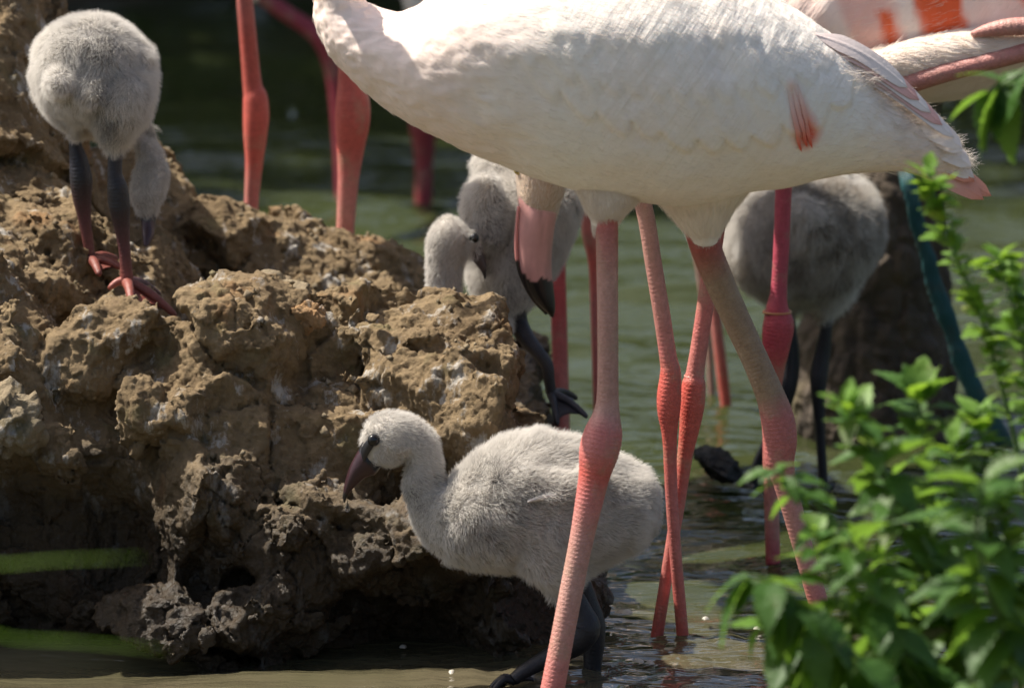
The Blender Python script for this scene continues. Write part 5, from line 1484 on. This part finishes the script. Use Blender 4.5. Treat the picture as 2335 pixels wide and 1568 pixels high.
blade('out-of-focus grass blade lying just above the waterline of the bank', (-260, 1478), (380, 1480), -2.9, 5)

# ------------------------------------------------------------------ far bank vegetation
M_FAR = leaf_material('far_leaf', (0.028, 0.055, 0.012), (0.045, 0.085, 0.018), trans=(0.10, 0.18, 0.02), gloss=.5)
M_FAR2 = leaf_material('far_leaf_olive', (0.05, 0.075, 0.016), (0.07, 0.10, 0.022), trans=(0.14, 0.20, 0.03), gloss=.5)
def foliage(c, r, n, size, seed):
    g_ = np.random.default_rng(seed)
    cl = nrm(g_.normal(size=(max(n // 60, 6), 3))) * g_.uniform(.35, 1.0, (max(n // 60, 6), 1)) ** .5
    p = cl[g_.integers(0, len(cl), n)] + g_.normal(0, .16, (n, 3))
    p = np.asarray(c) + p * np.asarray(r)
    a = nrm(g_.normal(size=(n, 3))); b = nrm(np.cross(a, g_.normal(size=(n, 3))))
    L = size * g_.uniform(.6, 1.3, (n, 1))
    quad = np.stack([p - a * L, p - b * L * .4, p + a * L, p + b * L * .4], 1)
    return quad.reshape(-1, 3), np.arange(4 * n).reshape(n, 4)
def shrub(x, y, w, h, n, seed, mat, label, name='shrub'):
    z0 = float(ground_height(np.array(x), np.array(y)))
    e = empty(name, (x, y, z0)); tag(e, label, 'shrub' if name == 'shrub' else 'tree', 'growth on the far bank')
    v, f = foliage((x, y, z0 + h * .52), (w, w * .7, h * .5), n, .075, seed)
    mk('crown', v, f, mat, e, smooth=False)
    st_ = [tube(np.array([[x, y, z0 - .05, .03], [x + .3 * w * math.cos(a), y + .2 * w * math.sin(a), z0 + h * .35, .018], [x + .6 * w * math.cos(a), y + .4 * w * math.sin(a), z0 + h * .8, .006]]), nt=7, step=.05)[0] for a in (0.3, 2.0, 4.1)]
    for g_ in st_:
        mk('stem', g_.reshape(-1, 3), outward(g_), M_BARK, e)
    return e
def tree(x, y, h, r, n, seed, mat, label):
    z0 = float(ground_height(np.array(x), np.array(y)))
    e = empty('tree', (x, y, z0)); tag(e, label, 'tree', 'growth on the far bank')
    g_, _, _ = tube(np.array([[x, y, z0 - .1, .16], [x + .1, y, z0 + h * .3, .13], [x - .05, y + .1, z0 + h * .6, .09], [x, y, z0 + h * .92, .03]]), nt=12, step=.08)
    mk('trunk', g_.reshape(-1, 3), outward(g_), M_BARK, e)
    for a in (0.4, 1.9, 3.3, 5.0):
        g_, _, _ = tube(np.array([[x, y, z0 + h * .42, .06], [x + r * .5 * math.cos(a), y + r * .5 * math.sin(a), z0 + h * .6, .04], [x + r * .8 * math.cos(a), y + r * .8 * math.sin(a), z0 + h * .78, .015]]), nt=8, step=.08)
        mk('limb', g_.reshape(-1, 3), outward(g_), M_BARK, e)
    v, f = foliage((x, y, z0 + h * .66), (r, r, h * .36), n, .17, seed)
    mk('crown', v, f, mat, e, smooth=False)
kinds = ['dense dark waterside shrub on the far bank', 'olive green waterside shrub on the far bank']
for i in range(18):
    x = -4.6 + i * .56 + rp.uniform(-.15, .15)
    shrub(x, 5.95 + rp.uniform(-.12, .3), rp.uniform(.55, .8), rp.uniform(1.2, 1.7) if x < -.6 else rp.uniform(.75, 1.15), 1500, 300 + i, M_FAR if i % 3 else M_FAR2, kinds[0 if i % 3 else 1])
for i, (x, y, h, r) in enumerate(((-5.2, 7.4, 8.5, 2.0), (-3.2, 6.9, 7.6, 1.8), (-1.9, 8.2, 6.2, 1.6), (-.3, 20.4, 5.4, 1.8), (2.6, 21.0, 5.2, 1.8), (5.9, 20.3, 5.6, 1.9), (-4.4, 10.5, 10.5, 2.6), (9.0, 20.0, 5.5, 2.0))):
    tree(x, y, h, r, 2600, 400 + i, M_FAR if i % 2 else M_FAR2, 'tall dark-leaved tree on the far bank' if i % 2 else 'tall olive-leaved tree on the far bank')

# ------------------------------------------------------------------ foam and floating down on the water
M_FOAM, nt, p, out = new_mat('foam')
p.inputs['Base Color'].default_value = (.40, .37, .32, 1); p.inputs['Roughness'].default_value = .6
rg = np.random.default_rng(17)
fv, ff, b0 = [], [], 0
def blob(c, rx, ry, h_):
    global b0
    k = 12
    t = np.linspace(0, 2 * math.pi, k, endpoint=False)
    rr = 1 + .35 * rg.normal(size=k) * .6
    r1 = np.stack([rx * rr * np.cos(t), ry * rr * np.sin(t), np.full(k, -.002)], 1)
    r2 = np.stack([.6 * rx * rr * np.cos(t), .6 * ry * rr * np.sin(t), np.full(k, h_)], 1)
    fv.append(np.vstack([r1, r2, [[0, 0, h_ * 1.25]]]) + c)
    fc = [[i, (i + 1) % k, k + (i + 1) % k] for i in range(k)] + [[i, k + (i + 1) % k, k + i] for i in range(k)] + [[k + i, k + (i + 1) % k, 2 * k] for i in range(k)]
    ff.append(np.array(fc) + b0); b0 += 2 * k + 1
for _ in range(12):
    v_ = rg.uniform(300, 1568) if rg.random() < .5 else rg.uniform(1380, 1568)
    u = rg.uniform(700, 2335) if v_ < 1470 else rg.uniform(900, 1700)
    dep = PITCH + math.atan((v_ - 784) / FPX)
    y = CAM[1] + 1.6 / math.tan(dep)
    s_ = rg.uniform(.0012, .0038) * (1.6 if rg.random() < .10 else 1)
    blob(np.array([(u - 1167.5) * mpp(y), y, .002]), s_ * rg.uniform(1, 2.5), s_ * 2.2, s_ * .12)
o = mk('foam', np.vstack(fv), np.vstack(ff), M_FOAM)
o['kind'] = 'stuff'; tag(o, 'flecks of pale foam floating on the pond', 'foam')
